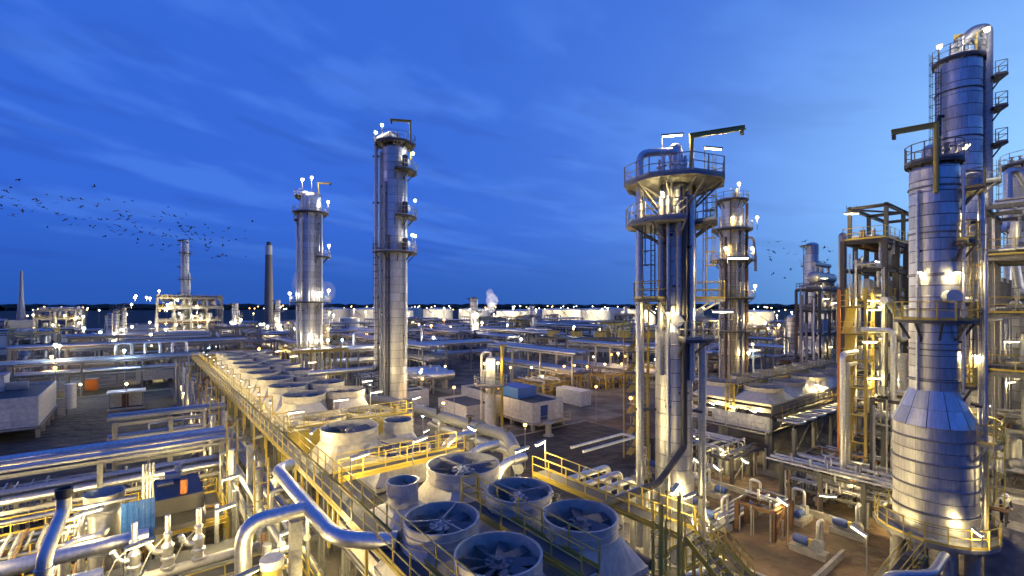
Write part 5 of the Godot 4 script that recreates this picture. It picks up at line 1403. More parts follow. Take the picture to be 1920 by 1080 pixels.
# one body as a smooth union of tapered bones, meshed as surface nets
func bone_mesh(bones: Array, cell: float, k: float) -> MB:
	var lo := Vector3.ONE * 1e9
	var hi := -lo
	for b in bones:
		for e in [[b[0], b[2]], [b[1], b[3]]]:
			lo = lo.min(e[0] - Vector3.ONE * (e[1] + cell * 2))
			hi = hi.max(e[0] + Vector3.ONE * (e[1] + cell * 2))
	var n := Vector3i(((hi - lo) / cell).ceil()) + Vector3i.ONE
	var f := PackedFloat32Array()
	f.resize(n.x * n.y * n.z)
	for z in n.z:
		for y in n.y:
			for x in n.x:
				var p := lo + Vector3(x, y, z) * cell
				var d := 9.0
				for b in bones:
					var ab: Vector3 = b[1] - b[0]
					var t := clampf((p - b[0]).dot(ab) / maxf(ab.length_squared(), 1e-8), 0, 1)
					var e: float = p.distance_to(b[0] + ab * t) - lerpf(b[2], b[3], t)
					var h := maxf(k - absf(d - e), 0.0) / k
					d = minf(d, e) - h * h * k * 0.25
				f[x + n.x * (y + n.y * z)] = d
	var mb := MB.new()
	var id := {}
	var off := [0, 1, n.x, n.x + 1, n.x * n.y, n.x * n.y + 1, n.x * n.y + n.x, n.x * n.y + n.x + 1]
	for z in n.z - 1:
		for y in n.y - 1:
			for x in n.x - 1:
				var c := x + n.x * (y + n.y * z)
				var s := Vector3.ZERO
				var cnt := 0
				for e in [[0, 1], [2, 3], [4, 5], [6, 7], [0, 2], [1, 3], [4, 6], [5, 7], [0, 4], [1, 5], [2, 6], [3, 7]]:
					var a := f[c + off[e[0]]]
					var b := f[c + off[e[1]]]
					if (a < 0) != (b < 0):
						var t := a / (a - b)
						var pa := Vector3(e[0] & 1, (e[0] >> 1) & 1, e[0] >> 2)
						var pb := Vector3(e[1] & 1, (e[1] >> 1) & 1, e[1] >> 2)
						s += pa.lerp(pb, t)
						cnt += 1
				if cnt:
					id[c] = mb.v.size()
					mb.v.append(lo + (Vector3(x, y, z) + s / cnt) * cell)
					mb.n.append(Vector3(f[c + 1] - f[c], f[c + n.x] - f[c], f[c + n.x * n.y] - f[c]).normalized())
	for z in range(1, n.z - 1):
		for y in range(1, n.y - 1):
			for x in range(1, n.x - 1):
				var c := x + n.x * (y + n.y * z)
				for ax in 3:
					var st: int = [1, n.x, n.x * n.y][ax]
					if (f[c] < 0) == (f[c + st] < 0): continue
					var u: int = [n.x, n.x * n.y, 1][ax]
					var w: int = [n.x * n.y, 1, n.x][ax]
					var q := [id[c - u - w], id[c - w], id[c], id[c - u]]
					if f[c] < 0: q = [q[3], q[2], q[1], q[0]]
					mb.ix.append_array([q[0], q[1], q[2], q[0], q[2], q[3]])
	return mb
func person(at: Vector3) -> void:
	var t := thing("person", "worker in pale vest, dark trousers and helmet bending over bench", "person", at)
	t.rotation_degrees.y = 200.0
	# faces +x in own axes; leaning forward with both hands on the bench
	var legs := []
	for s in [-1, 1]:
		legs.append([V(0, 0.92, s * 0.09), V(0.05 * s, 0.5, s * 0.11), 0.1, 0.07])
		legs.append([V(0.05 * s, 0.5, s * 0.11), V(-0.02 + 0.06 * s, 0.09, s * 0.12), 0.07, 0.05])
		legs.append([V(-0.04 + 0.06 * s, 0.05, s * 0.12), V(0.18 + 0.06 * s, 0.04, s * 0.14), 0.055, 0.045])
	legs.append([V(0, 0.92, -0.07), V(0, 0.95, 0.07), 0.12, 0.12])
	var arms := [[V(0.18, 1.36, -0.19), V(0.30, 1.12, -0.24), 0.055, 0.045], [V(0.30, 1.12, -0.24), V(0.52, 1.02, -0.17), 0.042, 0.032], [V(0.18, 1.36, 0.19), V(0.30, 1.12, 0.24), 0.055, 0.045], [V(0.30, 1.12, 0.24), V(0.52, 1.02, 0.17), 0.042, 0.032]]
	for s in [-1, 1]:
		for q in 4: arms.append([V(0.53, 1.02, s * (0.15 + q * 0.017)), V(0.63 - 0.01 * absf(q - 1.5), 0.985, s * (0.145 + q * 0.021)), 0.011, 0.009])
		arms.append([V(0.53, 1.02, s * 0.15), V(0.585, 1.0, s * 0.115), 0.012, 0.01])
	var body := legs + arms + [[V(0, 0.98, 0), V(0.14, 1.32, 0), 0.14, 0.16], [V(0.14, 1.36, -0.12), V(0.14, 1.36, 0.12), 0.1, 0.1], [V(0.18, 1.42, 0), V(0.23, 1.55, 0), 0.06, 0.055], [V(0.25, 1.58, 0), V(0.25, 1.68, 0), 0.085, 0.095], [V(0.33, 1.6, 0), V(0.35, 1.585, 0), 0.018, 0.014]]
	part(t, "body", bone_mesh(body, 0.022, 0.05), "skin")
	var cloth := []
	for b in legs: cloth.append([b[0], b[1], b[2] + 0.02, b[3] + 0.02])
	part(t, "trousers", bone_mesh(cloth, 0.03, 0.05), "navy")
	part(t, "vest", bone_mesh([[V(0.0, 1.0, 0), V(0.14, 1.32, 0), 0.165, 0.185], [V(0.14, 1.36, -0.14), V(0.14, 1.36, 0.14), 0.12, 0.12]], 0.03, 0.08), "vest")
	var sl := []
	for b in arms.slice(0, 4): sl.append([b[0], b[1], b[2] + 0.016, b[3] + 0.014])
	part(t, "sleeves", bone_mesh(sl, 0.03, 0.03), "navy")
	part(t, "helmet", MB.new().dome(V(0.25, 1.66, 0), 0.135, 0.15, 18).lathe(V(0.25, 1.66, 0), [Vector2(0.13, 0.0), Vector2(0.165, -0.02), Vector2(0.13, -0.02)], 18), "helmet")

# ---------------------------------------------------------------- far field
func far_column(label: String, x: float, z: float, h: float, r: float, n: int, seed_: int) -> Node3D:
	var g := RandomNumberGenerator.new()
	g.seed = seed_
	var t := thing("far_column", label, "column", V(x, 0, z), "far columns")
	clad(t, 0.0, h, r, h / 14.0, 0, 0.12)
	part(t, "head", MB.new().dome(V(0, h, 0), r, r * 0.5, 14), "clad0")
	for k in n:
		var y := h * (k + 1.0) / n
		var d := g.randf_range(-60, 60) + 180.0 * (k % 2)
		platform(t, y, r, r + 1.4, d - 70, d + 70, 4, "steel", "steel_dark", k % 2 == 0, 2.0)
	for k in 4: riser(t, g.randf() * 360, r + 0.35, 1, h * g.randf_range(0.6, 1.0), 0.22, ["pipe_dull", "pipe_metal"][k % 2])
	ladder(t, dirc(200) * (r + 0.4), dirc(200), 1, h, "steel", false)
	return t
func tank(x: float, z: float, r: float, h: float, label: String, group := "white storage tanks") -> void:
	var t := thing("storage_tank", label, "tank", V(x, 0, z), group)
	var nc := 6
	for k in nc:
		part(t, "shell_course", MB.new().lathe(V(0, 0, 0), [Vector2(r - 0.1, h * k / nc), Vector2(r, h * k / nc), Vector2(r - 0.02, h * (k + 1) / nc - 0.08), Vector2(r - 0.1, h * (k + 1) / nc)], 40), "tank_white")
	part(t, "roof", MB.new().lathe(V(0, 0, 0), [Vector2(r + 0.15, h), Vector2(r + 0.15, h + 0.25), Vector2(r * 0.5, h + r * 0.09), Vector2(0.3, h + r * 0.13)], 40), "tank_white")
	var s := MB.new()
	var last := Vector3.ZERO
	for k in 13:
		var a := deg_to_rad(TURN + 60.0 + k * 5.0)
		var p := V(cos(a) * (r + 0.6), h * k / 12.0, sin(a) * (r + 0.6))
		if k: s.beam(last, p, 0.9, 0.25)
		last = p
	part(t, "spiral_stair", s, "steel")
	var pts := []
	for k in 25: pts.append(V(cos(TAU * k / 24.0) * r, h + 0.2, sin(TAU * k / 24.0) * r))
	var mb := MB.new()
	var up := []
	for p in pts: up.append(p + V(0, 1.1, 0))
	mb.tube(up, 0.06, 4)
	part(t, "rim_rail", mb, "steel_pale")

func far_field() -> void:
	# white tank farm, seen between and beyond the columns
	var tanks := [[157, -495, 17], [182, -470, 17], [205, -445, 15], [262, -392, 16], [236, -420, 15], [292, -356, 16], [314, -328, 14], [335, -300, 16], [352, -262, 15], [372, -236, 15], [300, -300, 12], [268, -345, 11], [330, -245, 11], [396, -330, 17], [345, -395, 17], [250, -520, 18], [440, -270, 17], [420, -190, 15], [455, -150, 16]]
	for k in tanks.size():
		var e: Array = tanks[k]
		tank(e[0], e[1], e[2], [12.5, 12.5, 11.0][k % 3], "white storage tank with conical roof in far tank farm")
	# chimney
	var t := thing("chimney", "tall grey brown chimney with white top band", "chimney", V(74.6, 0, -387))
	part(t, "shaft", MB.new().lathe(V(0, 0, 0), [Vector2(3.4, 0), Vector2(2.3, 54.5)], 28), "chimney")
	part(t, "white_band", MB.new().lathe(V(0, 0, 0), [Vector2(2.35, 54.5), Vector2(2.3, 61.5)], 28), "white")
	part(t, "flue", MB.new().lathe(V(0, 0, 0), [Vector2(2.3, 61.5), Vector2(1.5, 62.0), Vector2(1.5, 64.0), Vector2(0.2, 64.2)], 20), "steel_dark")
	# slim platformed column with its bright base
	far_column("slim dark column ringed with many small platforms", 14.6, -243, 44.5, 1.5, 8, 5)
	frame("process_structure", "bright yellow lit structure under slim column", "structure", 5.0, 27.0, -248, -232, [6, 11, 16, 20], 4, 2, "steel_pale", 601, {"fill": 0.5, "decks": [16, 20], "railm": "yellow", "cw": 0.6, "scale": 2.0, "rt": 0.07})
	far_column("twin small column left of the slim column", -6, -190, 15.5, 0.7, 3, 6)
	far_column("twin small column next to its mate", -4.2, -190, 16.2, 0.6, 3, 7)
	far_column("small pale column right of slim column", 26, -190, 17.5, 0.9, 4, 8)
	far_column("pair of slight columns before the chimney", 47, -225, 19, 0.9, 4, 9)
	far_column("lit slight column close before the chimney", 62, -235, 25, 1.1, 5, 10)
	far_column("dark stub column left of the far fans", 92, -138, 19.5, 1.3, 4, 11)
	far_column("dark thin column beyond second right frame", 150, -52, 34, 1.7, 6, 13)
	# left bright unit with flare
	t = thing("flare_stack", "thin dark flare stack rising over left unit", "stack", V(-44.1, 0, -315))
	part(t, "shaft", MB.new().lathe(V(0, 0, 0), [Vector2(2.4, 0), Vector2(1.6, 12), Vector2(0.9, 20), Vector2(0.5, 33)], 16), "pipe_dull")
	part(t, "base", MB.new().box(V(0, 5, 0), V(9, 10, 9)), "wall_grey")
	frame("process_structure", "bright lit process unit left of the flare", "structure", -78, -52, -318, -300, [6, 11, 15], 4, 2, "yellow_old", 602, {"fill": 0.45, "decks": [11, 15], "cw": 0.6, "scale": 2.2, "rt": 0.08})
	frame("process_structure", "bright lit process unit right of the flare", "structure", -38, -22, -318, -300, [6, 11, 15], 3, 2, "steel_pale", 603, {"fill": 0.45, "decks": [11], "cw": 0.6, "scale": 2.2, "rt": 0.08})
	building("far_building", "long pale flat building before the flare", -52, -26, -248, -232, 0.1, 6.5, "white")
	building("far_building", "small white flat building beside the long building", -24.5, -14, -262, -250, 0.1, 4.5, "white")
	building("far_building", "grey low hall beyond the small white building", -6, 14, -330, -310, 0.1, 7, "wall_grey")
	# far fan bank of yellow cylinders
	for k in 8:
		t = thing("far_fan", "%s yellow drum shaped fan from dark stub column" % ORD[k], "fan", V(100 + k * 4.4, 7.4, -106.0 + k * 5.6), "far elevated yellow fans")
		part(t, "ring", MB.new().lathe(V(0, 0, 0), [Vector2(1.9, 0), Vector2(1.9, 1.6), Vector2(1.75, 1.6), Vector2(1.75, 0.2)], 24), "yellow_old")
		part(t, "cone", MB.new().lathe(V(0, 0, 0), [Vector2(1.75, 0.3), Vector2(0.2, 0.8)], 24), "fan_dark")
		part(t, "legs", MB.new().box(V(-1.2, -0.6, 0), V(0.2, 1.3, 0.2)).box(V(1.2, -0.6, 0), V(0.2, 1.3, 0.2)), "steel")
	var ft := thing("far_fan_deck", "dark steel deck under the yellow far fans", "structure", V(99, 0, -107))
	for k in 9:
		part(ft, "column", MB.new().ibeam(V(k * 4.4, 0, k * 5.6 - 2), V(k * 4.4, 6.6, k * 5.6 - 2), 0.45, 0.45), "steel")
		part(ft, "column", MB.new().ibeam(V(k * 4.4 + 3, 0, k * 5.6 - 4), V(k * 4.4 + 3, 6.6, k * 5.6 - 4), 0.45, 0.45), "steel")
	for y in [6.7, 4.2]:
		part(ft, "girder", MB.new().ibeam(V(-2, y, -4), V(36, y, 44), 0.4, 0.6), "steel")
		part(ft, "girder", MB.new().ibeam(V(1, y, -6), V(39, y, 42), 0.4, 0.6), "steel")
	part(ft, "deck", MB.new().beam(V(-0.5, 6.95, -5), V(37.5, 6.95, 43), 5.5, 0.15), "grating")
	for k in 4: pipe_part(ft, [V(-2 + k, 3.0 + 0.5 * k, -4), V(36 + k, 3.0 + 0.5 * k, 44)], 0.25, "pipe_metal", 8)
	# racks along both grid directions, out to the tanks
	var g := RandomNumberGenerator.new()
	g.seed = 9
	var nr := 0
	var runs := []
	for z in [-150, -160, -176, -188, -204, -218, -238, -262, -284]:
		var x := -90.0 + g.randf_range(0, 20)
		while x < 240.0:
			var l := g.randf_range(28, 70)
			if (x + l * 0.5) > -0.55 * absf(z) and x < 1.2 * absf(z) + 20: runs.append([x, x + l, z + g.randf_range(-3, 3), 1])
			x += l + g.randf_range(8, 40)
	for x in [-36, 8, 64, 82, 100, 116, 134, 152, 170, 190, 214]:
		var z := -300.0
		while z < -60.0:
			var l := g.randf_range(26, 60)
			if x < 60 and z + l > -140: break
			if x > 0 and -(z + l) < x * 0.22: break
			runs.append([x + g.randf_range(-2, 2), z, z + l, 0])
			z += l + g.randf_range(12, 44)
	for e in runs:
		nr += 1
		var a := V(e[0], 0, e[2]) if e[3] else V(e[0], 0, e[1])
		var b := V(e[1], 0, e[2]) if e[3] else V(e[0], 0, e[2])
		var lv := [g.randf_range(3.0, 5.0), g.randf_range(5.6, 8.4)]
		if nr % 4 == 0: lv = [g.randf_range(2.2, 3.6)]
		rack("far blue lit pipe rack crossing the plant", a, b, g.randf_range(3.0, 5.5), lv, 9.0, 900 + nr, {"scale": 1.25, "m": ["steel", "steel_dark", "steel", "steel_pale"][nr % 4], "group": "far pipe racks"})
	# process blocks between the racks
	var spots := [[22, -160], [50, -178], [72, -152], [96, -166], [120, -140], [142, -116], [150, -180], [170, -200], [120, -210], [90, -214], [40, -230], [-20, -160], [-40, -176], [4, -172], [200, -150], [190, -70], [126, -100], [160, -76], [106, -120], [60, -240], [130, -236], [210, -230], [40, -150], [60, -132], [84, -126], [28, -206], [60, -205], [86, -196], [108, -186], [132, -160], [104, -232], [140, -196], [160, -130], [172, -98], [118, -66], [140, -90], [182, -150], [205, -120], [150, -240], [190, -210], [130, -268], [70, -262], [-14, -206], [-60, -196], [-46, -270], [20, -280], [46, -300], [230, -180], [212, -84], [176, -40], [128, -20], [98, -52], [112, -40], [150, -8], [95, -14], [110, 6], [235, -250], [86, -320]]
	for k in spots.size():
		var e: Array = spots[k]
		var w := g.randf_range(7, 14)
		var l := g.randf_range(6, 10)
		var h := g.randf_range(5, 11)
		frame("process_block", "far pipe crowded block of the refinery", "structure", e[0] - w * 0.5, e[0] + w * 0.5, e[1] - l * 0.5, e[1] + l * 0.5, [h * 0.4, h * 0.75, h], 2, 2, ["steel", "yellow_old", "steel_pale", "steel"][k % 4], 700 + k, {"fill": 0.9, "decks": [h] if k % 2 else [], "railm": "yellow" if k % 3 else "steel_pale", "cw": 0.45, "scale": 1.9, "rt": 0.06, "group": "far process blocks"})
	for k in 14:
		far_column("far slight column among the process blocks", spots[(k * 5 + 2) % spots.size()][0] + 6.0, spots[(k * 5 + 2) % spots.size()][1] - 5.0, g.randf_range(9, 17), g.randf_range(0.7, 1.3), 3, 40 + k)
	for k in 6:
		tank([70, 96, 122, -60, -100, 150][k], [-300, -330, -350, -350, -420, -310][k], 7.0, 7.0, "squat pale day tank among far racks", "squat day tanks")

func steam() -> void:
	for e in [[238.0, 15.0, -330.0, 5.0], [241.0, 21.0, -333.0, 6.5], [237.0, 27.0, -331.0, 4.0], [80.0, 29.0, -322.0, 6.0], [83.0, 33.0, -324.0, 8.0], [90.0, 29.0, -322.0, 7.0], [97.0, 26.0, -322.0, 7.0]]:
		var f := FogVolume.new()
		f.name = numbered("steam_plume")
		f.shape = RenderingServer.FOG_VOLUME_SHAPE_ELLIPSOID
		f.size = V(e[3] * 1.7, e[3] * 2.0, e[3] * 1.7)
		var m := FogMaterial.new()
		m.density = 0.035
		m.albedo = Color(0.95, 0.96, 1.0)
		f.material = m
		add_child(f)
		f.position = V(e[0], e[1], e[2])
		tag(f, "pale steam puff rising among far units", "steam", "steam puffs", "stuff")

func lamps() -> void:
	# lamps of the near catwalks and hoods
	var near := [[12.5, 9.0, -25.2, 20], [20.6, 8.2, -22.6, 200], [20.6, 8.2, -13.0, 200], [9.0, 8.6, -25.6, 20], [8.9, 8.4, -33.0, 60], [17.2, 8.4, -21.5, 10], [17.6, 8.6, -26.2, 80], [9.2, 8.4, -40.5, 0], [18.6, 8.8, -37.6, 30], [16.0, 9.2, -40.6, 10], [18.9, 8.6, -48.0, 70], [12.7, 9.0, -40.2, 0]]
	for e in near: tube_lamp(V(e[0], e[1], e[2]), e[3], "tube lamp on slim pole beside fan bank catwalk", 11.0, 1.5, 1.2, "tube lamps along the fan bank")
	for k in 12:
		tube_lamp(V(9.0, 8.3, -46.0 - k * 5.2), 80, "%s tube lamp beyond crosswalk along long catwalk" % ORD[k], 7.0, 1.4, 1.1, "tube lamps along the fan bank")
	for k in 5:
		tube_lamp(V(19.6, 8.4, -52.0 - k * 11), 10, "tube lamp on slim pole beside fan bank catwalk", 7.0, 1.4, 1.2, "tube lamps along the fan bank")
	# under the bank, lighting the pump level
	for k in 9:
		tube_lamp(V(7.3, 3.9, -22.0 - k * 8.0), 90, "tube lamp hung under the fan bank rack", 13.0, 0.0, 1.2, "lamps under the fan bank")
	for e in [[20.8, 4.4, -26.0], [21.6, 4.2, -34.0], [22.0, 4.4, -42.0], [19.4, 4.8, -17.0], [21.5, 3.4, -14.6], [26.2, 2.6, -19.8], [29.6, 2.4, -16.4], [23.0, 5.8, -21.5], [19.0, 4.2, -29.8]]:
		tube_lamp(V(e[0], e[1], e[2]), 35, "tube lamp lighting the pipes between fans and columns", 9.0, 1.5, 1.2, "lamps between fans and columns")
	# left foreground
	for e in [[-5.6, 5.3, -30.4], [-9.5, 3.9, -38.5], [-4.0, 4.0, -40.5], [1.0, 4.8, -41.0], [4.2, 5.4, -36.4], [0.5, 3.9, -48.0], [3.8, 3.0, -50.0], [4.6, 5.2, -53.0], [2.8, 6.0, -21.6], [5.3, 5.8, -25.0], [-0.6, 6.0, -27.4], [-7.0, 3.6, -33.4], [1.4, 4.6, -37.2], [-12.5, 3.6, -41.0], [4.4, 6.3, -14.2], [-2.6, 6.6, -31.6], [-6.5, 6.4, -29.8], [3.2, 5.6, -30.6], [-3.4, 5.2, -35.4], [-8.0, 4.4, -42.2], [-11.0, 4.6, -34.6]]:
		tube_lamp(V(e[0], e[1], e[2]), 20, "tube lamp among the left foreground pipework", 14.0, 1.2, 1.1, "lamps of left foreground")
	for e in [[5.0, 4.6, -60.0], [4.4, 4.2, -66.0], [5.0, 4.0, -74], [4.6, 4.4, -82], [5.0, 4.0, -92], [5.2, 4.2, -103]]:
		tube_lamp(V(e[0], e[1], e[2]), 80, "tube lamp at west foot of the fan bank", 13.0, 1.6, 1.2, "lamps at west foot of bank")
	for e in [[-1.9, 4.0, -100.0], [-8.4, 3.0, -112], [-14, 7.2, -150], [-10, 6.8, -168], [-20, 6.0, -200], [2, 7, -146]]:
		bulb_lamp(V(e[0], e[1], e[2]), "round lamp on pole in dark yard", 14.0, e[1], 0.22, "yard lamps")
	# on the columns
	for e in [[27.3, 28.3, -18.4, -52, 3.2], [30.0, 27.7, -16.9, -25, 2.6], [29.0, 20.0, -14.8, -38, 0.4], [28.6, 16.6, -14.9, -38, 0.0], [25.6, 23.9, -17.2, 30, 0.0], [25.7, 16.5, -16.9, 30, 0.0], [29.3, 3.2, -15.6, 0, 2.0], [26.0, 5.2, -16.0, 0, 2.0]]:
		tube_lamp(V(e[0], e[1], e[2]), e[3], "tube lamp mounted on the slender column", 7.0, e[4], 1.3, "lamps on slender column")
	for e in [[27.9, 36.8, -56.2], [28.4, 30.8, -56.6], [28.4, 26.1, -56.6], [27.7, 26.1, -56.0], [25.0, 40.8, -59.4], [23.9, 39.4, -58.8], [29.4, 8.0, -57.0], [28.8, 2.6, -55.2]]:
		bulb_lamp(V(e[0], e[1], e[2]), "bright lamp on the tall column", 11.0, 2.2, 0.22, "lamps on tall column", WHITE, "lamp_cool")
	for e in [[28.2, 36.8, -92.7], [23.6, 40.4, -93.0], [25.4, 41.2, -93.5], [28.3, 28.4, -92.6], [22.0, 19.2, -95.6], [28.2, 19.8, -92.4], [26.0, 19.2, -91.0], [24.2, 11.0, -90.9], [27.5, 10.4, -90.6], [26.0, 4.0, -89.5]]:
		bulb_lamp(V(e[0], e[1], e[2]), "bright lamp on the stout column", 16.0, 2.2, 0.28, "lamps on stout column", WHITE, "lamp_white")
	for e in [[68.0, 34.6, -33.0], [67.0, 29.6, -33.4], [70.6, 29.8, -31.6], [66.5, 25.2, -34.2], [71.0, 25.4, -32.5], [70.4, 19.8, -31.8], [69.0, 15.2, -31.6], [68.0, 10.2, -31.6]]:
		bulb_lamp(V(e[0], e[1], e[2]), "bright lamp on the dark topped column", 12.0, 1.8, 0.24, "lamps on dark topped column", WARM, "lamp_white")
	for e in [[37.2, 18.9, -5.2, 30, 0.9], [36.8, 19.0, -7.0, 0, 0.9], [39.9, 22.6, -5.6, 0, 0.6], [40.3, 21.9, -4.9, 0, 0.6], [39.6, 19.0, -4.6, 0, 0.6], [39.0, 14.0, -4.9, 0, 0.6], [40.3, 10.9, -4.4, 20, 0.6], [41.2, 10.2, -5.6, 20, 0.6], [36.0, 4.4, -4.2, 30, 0.6], [39.6, 26.8, -5.2, 20, 0.6]]:
		tube_lamp(V(e[0], e[1], e[2]), e[3], "tube lamp mounted on the stepped column", 6.0, e[4], 0.9, "lamps on stepped column")
	for e in [[54.0, 39.4, -6.0], [53.4, 39.0, -8.8], [56.8, 26.0, -6.2], [53.2, 27.0, -6.4], [56.6, 34.4, -6.6]]:
		bulb_lamp(V(e[0], e[1], e[2]), "bright lamp on the highest column", 8.0, 1.5, 0.2, "lamps on highest column", WHITE, "lamp_white")
	for e in [[69.6, 32.9, -3.2], [71.0, 32.8, -2.2], [69.0, 20.0, -2.4], [69.4, 12.8, -1.8]]:
		bulb_lamp(V(e[0], e[1], e[2]), "bright lamp on the broad right column", 9.0, 1.0, 0.22, "lamps on broad column", WHITE, "lamp_white")
	# in the right structures
	var g := RandomNumberGenerator.new()
	g.seed = 31
	for e in [[51.2, 25.4, -14.5], [53.4, 21.0, -12.9], [51.0, 17.4, -12.8], [50.0, 16.6, -12.6], [52.6, 16.8, -12.4], [55.0, 14.0, -12.8], [50.4, 10.6, -12.6], [49.6, 13.8, -12.7], [53.0, 8.8, -12.8], [57.0, 11.0, -12.9], [48.0, 5.0, -9.4], [45.0, 3.0, -8.2], [46.6, 3.0, -13.2], [41.2, 2.4, -13.2], [44.0, 2.2, -9.2], [47.0, 2.0, -9.4], [46.0, 8.8, -8.8], [101.0, 18.2, -32.6], [105.0, 17.4, -32.6], [110.0, 13.0, -32.6], [103.0, 9.0, -32.6], [100.0, 22.0, -32.6]]:
		tube_lamp(V(e[0], e[1], e[2]), -38 + g.randf_range(-20, 20), "tube lamp inside the dark steel structure", 8.0, 0.0, 1.2, "lamps in dark structure")
	for e in [[47.4, 22.6, -0.6], [48.2, 20.0, -0.4], [49.0, 18.8, -0.4], [47.6, 14.6, -0.3], [50.0, 15.2, -0.4], [51.4, 10.6, -0.2], [48.0, 7.4, -0.2], [53.0, 6.8, 0.4], [55.0, 3.6, 1.8], [58.0, 3.8, 3.0], [56.0, 5.6, 4.4], [60.0, 13.8, -5.2], [62.0, 10.0, -5.4], [46.4, 3.4, -1.0], [44.0, 6.6, -1.8], [41.2, 6.4, -1.4]]:
		tube_lamp(V(e[0], e[1], e[2]), -38 + g.randf_range(-25, 25), "tube lamp in the lit structure right of stepped column", 7.0, 0.0, 1.2, "lamps right of stepped column")
	for e in [[52.4, 5.5, -28.6], [52.4, 5.5, -26.2], [52.6, 5.4, -24.0], [56.0, 4.6, -22.4], [60, 4.6, -22.4], [66, 7.0, -22.2], [68, 6.6, -22.2], [48.0, 2.4, -28.0], [46.0, 2.4, -24.0], [44.4, 2.4, -21.0], [38.0, 3.2, -20.0], [40.0, 2.6, -23.0], [36.0, 2.8, -14.0], [33.0, 2.4, -18.5], [34.5, 3.0, -9.0]]:
		tube_lamp(V(e[0], e[1], e[2]), 50, "tube lamp under the right fan bank", 9.0 if e[0] > 43.0 else 5.0, e[1] if e[0] < 43.0 else 0.0, 1.3, "lamps under right bank")
	# centre yard and its pump rows
	for e in [[31.2, 4.6, -37.3], [43.8, 6.4, -33.6], [52.5, 5.0, -46.5], [40.5, 5.0, -54.5], [30.0, 4.6, -52.0], [31.5, 6.5, -60.5], [33.4, 5.8, -55.0]]:
		bulb_lamp(V(e[0], e[1], e[2]), "amber lamp on pole in centre yard", 10.0, e[1], 0.2, "amber yard lamps", AMBER, "lamp_amber")
	for k in 16:
		var x := 54.0 + (k % 8) * 5.6 + g.randf_range(-1, 1)
		bulb_lamp(V(x, g.randf_range(4.0, 6.0), -60.5 - (k / 8) * 8.0), "amber lamp over the pump rows", 13.0, 3.6, 0.22, "amber pump row lamps", AMBER if k % 3 else WARM, "lamp_amber" if k % 3 else "lamp_warm")
	for e in [[36, 5.0, -79], [41, 5.0, -79], [46, 5.2, -79], [35, 9.4, -50.0], [36.6, 9.4, -49.3]]:
		bulb_lamp(V(e[0], e[1], e[2]), "white lamp near scrubber column", 11.0, 2.6, 0.2, "lamps by scrubber column")
	# middle distance: lamps on and about the racks and blocks
	for k in 100:
		var d := g.randf_range(100, 280)
		var a := deg_to_rad(TURN + g.randf_range(-46, 40))
		var p := V(sin(a) * d, g.randf_range(5.0, 10.0), -cos(a) * d)
		bulb_lamp(p, "distant lamp among the far racks", 45.0, p.y, 0.0024 * d, "distant rack lamps", [WARM, WHITE, WARM, AMBER, COOL][k % 5], ["lamp_warm", "lamp_white", "lamp_warm", "lamp_amber", "lamp_cool"][k % 5])
	# bright clusters on the far units
	for e in [[4, 22.5, -230, 14], [14, 17.5, -230, 10], [-64, 13, -297, 12], [-30, 13, -297, 10], [62, 18, -232, 6], [47, 14, -222, 5], [92, 14, -136, 5], [26, 12, -188, 4], [-5, 10, -187, 4]]:
		for k in e[3]:
			var p := V(e[0] + g.randf_range(-9, 9) * (1.0 if e[3] > 7 else 0.2), e[1] * g.randf_range(0.35, 1.0), e[2] + g.randf_range(0, 2))
			bulb_lamp(p, "bright lamp clustered on a far lit unit", 22.0, 1.5, 0.42, "lamps on far lit units", WHITE if k % 2 else WARM, "lamp_warm" if k % 2 else "lamp_white")
	# tank farm floods and the far lights
	for k in 34:
		var d := g.randf_range(350, 430)
		var a := deg_to_rad(TURN + lerpf(-22, 34, k / 33.0) + g.randf_range(-0.8, 0.8))
		var p := V(sin(a) * d, g.randf_range(9, 15), -cos(a) * d)
		bulb_lamp(p, "flood lamp on mast in far tank farm", 900.0, p.y, 0.6, "tank farm flood lamps", WHITE if k % 2 else WARM, "lamp_white" if k % 3 else "lamp_warm", true, "flood_lamp")
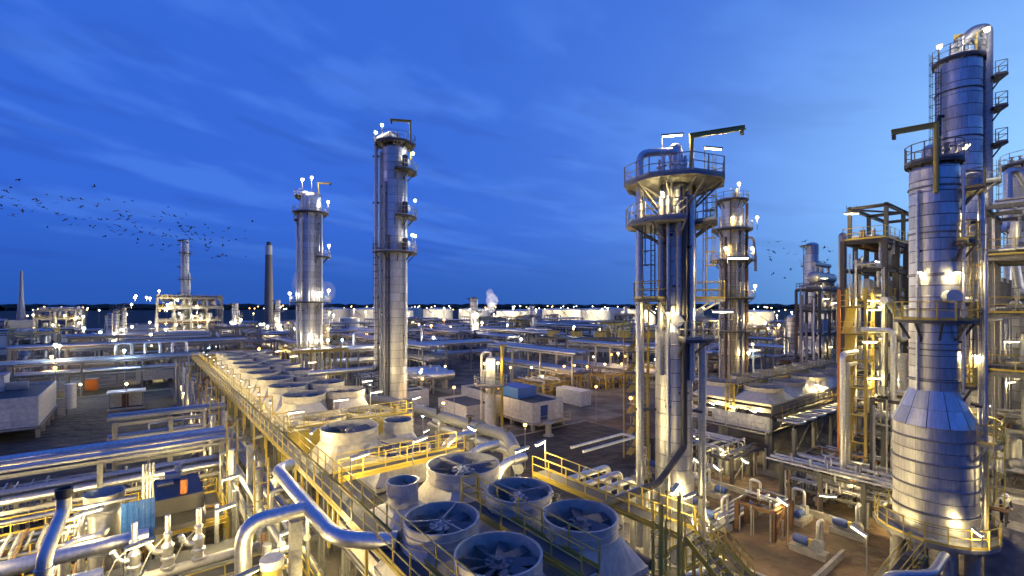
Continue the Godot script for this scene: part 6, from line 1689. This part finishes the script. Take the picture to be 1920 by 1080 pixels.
	for k in 150:
		var d := g.randf_range(480, 1500)
		var a := deg_to_rad(TURN + g.randf_range(-47, 40))
		var p := V(sin(a) * d, g.randf_range(6, 12) + 4.0 * (d / 1500.0), -cos(a) * d)
		bulb_lamp(p, "tiny far light near the horizon", 60.0, p.y, 0.0011 * d, "far lights near horizon", WARM, ["lamp_warm", "lamp_white", "lamp_cool", "lamp_amber"][k % 4], k % 6 == 0, "far_light")

func birds() -> void:
	var g := RandomNumberGenerator.new()
	g.seed = 1234
	var meshes := []
	for k in 3:
		var mb := MB.new()
		var lift: float = [0.10, 0.22, -0.06][k]
		mb.drum(V(0, 0, -0.2), V(0, 0, 0.2), 0.1, 8)
		for s in [-1, 1]:
			mb.flat(V(s * 0.05, 0.02, -0.16), V(s * 0.5, lift * 1.5, -0.22), V(s * 0.52, lift * 1.5, 0.1), V(s * 0.05, 0.02, 0.18))
			mb.flat(V(s * 0.5, lift * 1.5, -0.22), V(s * 1.05, lift * 0.8, 0.08), V(s * 1.05, lift * 0.8, 0.14), V(s * 0.52, lift * 1.5, 0.1))
		mb.flat(V(-0.04, 0, 0.2), V(0.04, 0, 0.2), V(0.14, 0, 0.5), V(-0.14, 0, 0.5))
		meshes.append(mb.mesh())
	for k in 190:
		var left := k < 165
		# flocks drift over the far left units and past the right frame
		var along := g.randf()
		var az := lerpf(-48, -31, pow(along, 0.9)) + g.randfn(0, 1.6) if left else g.randf_range(28.5, 34.5)
		var el := (12.4 - along * 5.0 + g.randfn(0, 1.2)) if left else g.randf_range(3.0, 8.0)
		var d := g.randf_range(150, 230)
		var a := deg_to_rad(TURN + az)
		var h := d * tan(deg_to_rad(el)) * cos(deg_to_rad(az))
		var o := inst(self, numbered("bird"), meshes[k % 3], "bird", V(sin(a) * d, 17 + h, -cos(a) * d), Basis(Vector3.UP, g.randf() * TAU) * Basis(V(0, 0, 1), g.randf_range(-0.6, 0.6)) * Basis(V(1, 0, 0), g.randf_range(-0.3, 0.5)))
		tag(o, "dark bird in the loose flock over far left units" if left else "dark bird in small group beside right structure", "bird", "birds over left units" if left else "birds by right structure")
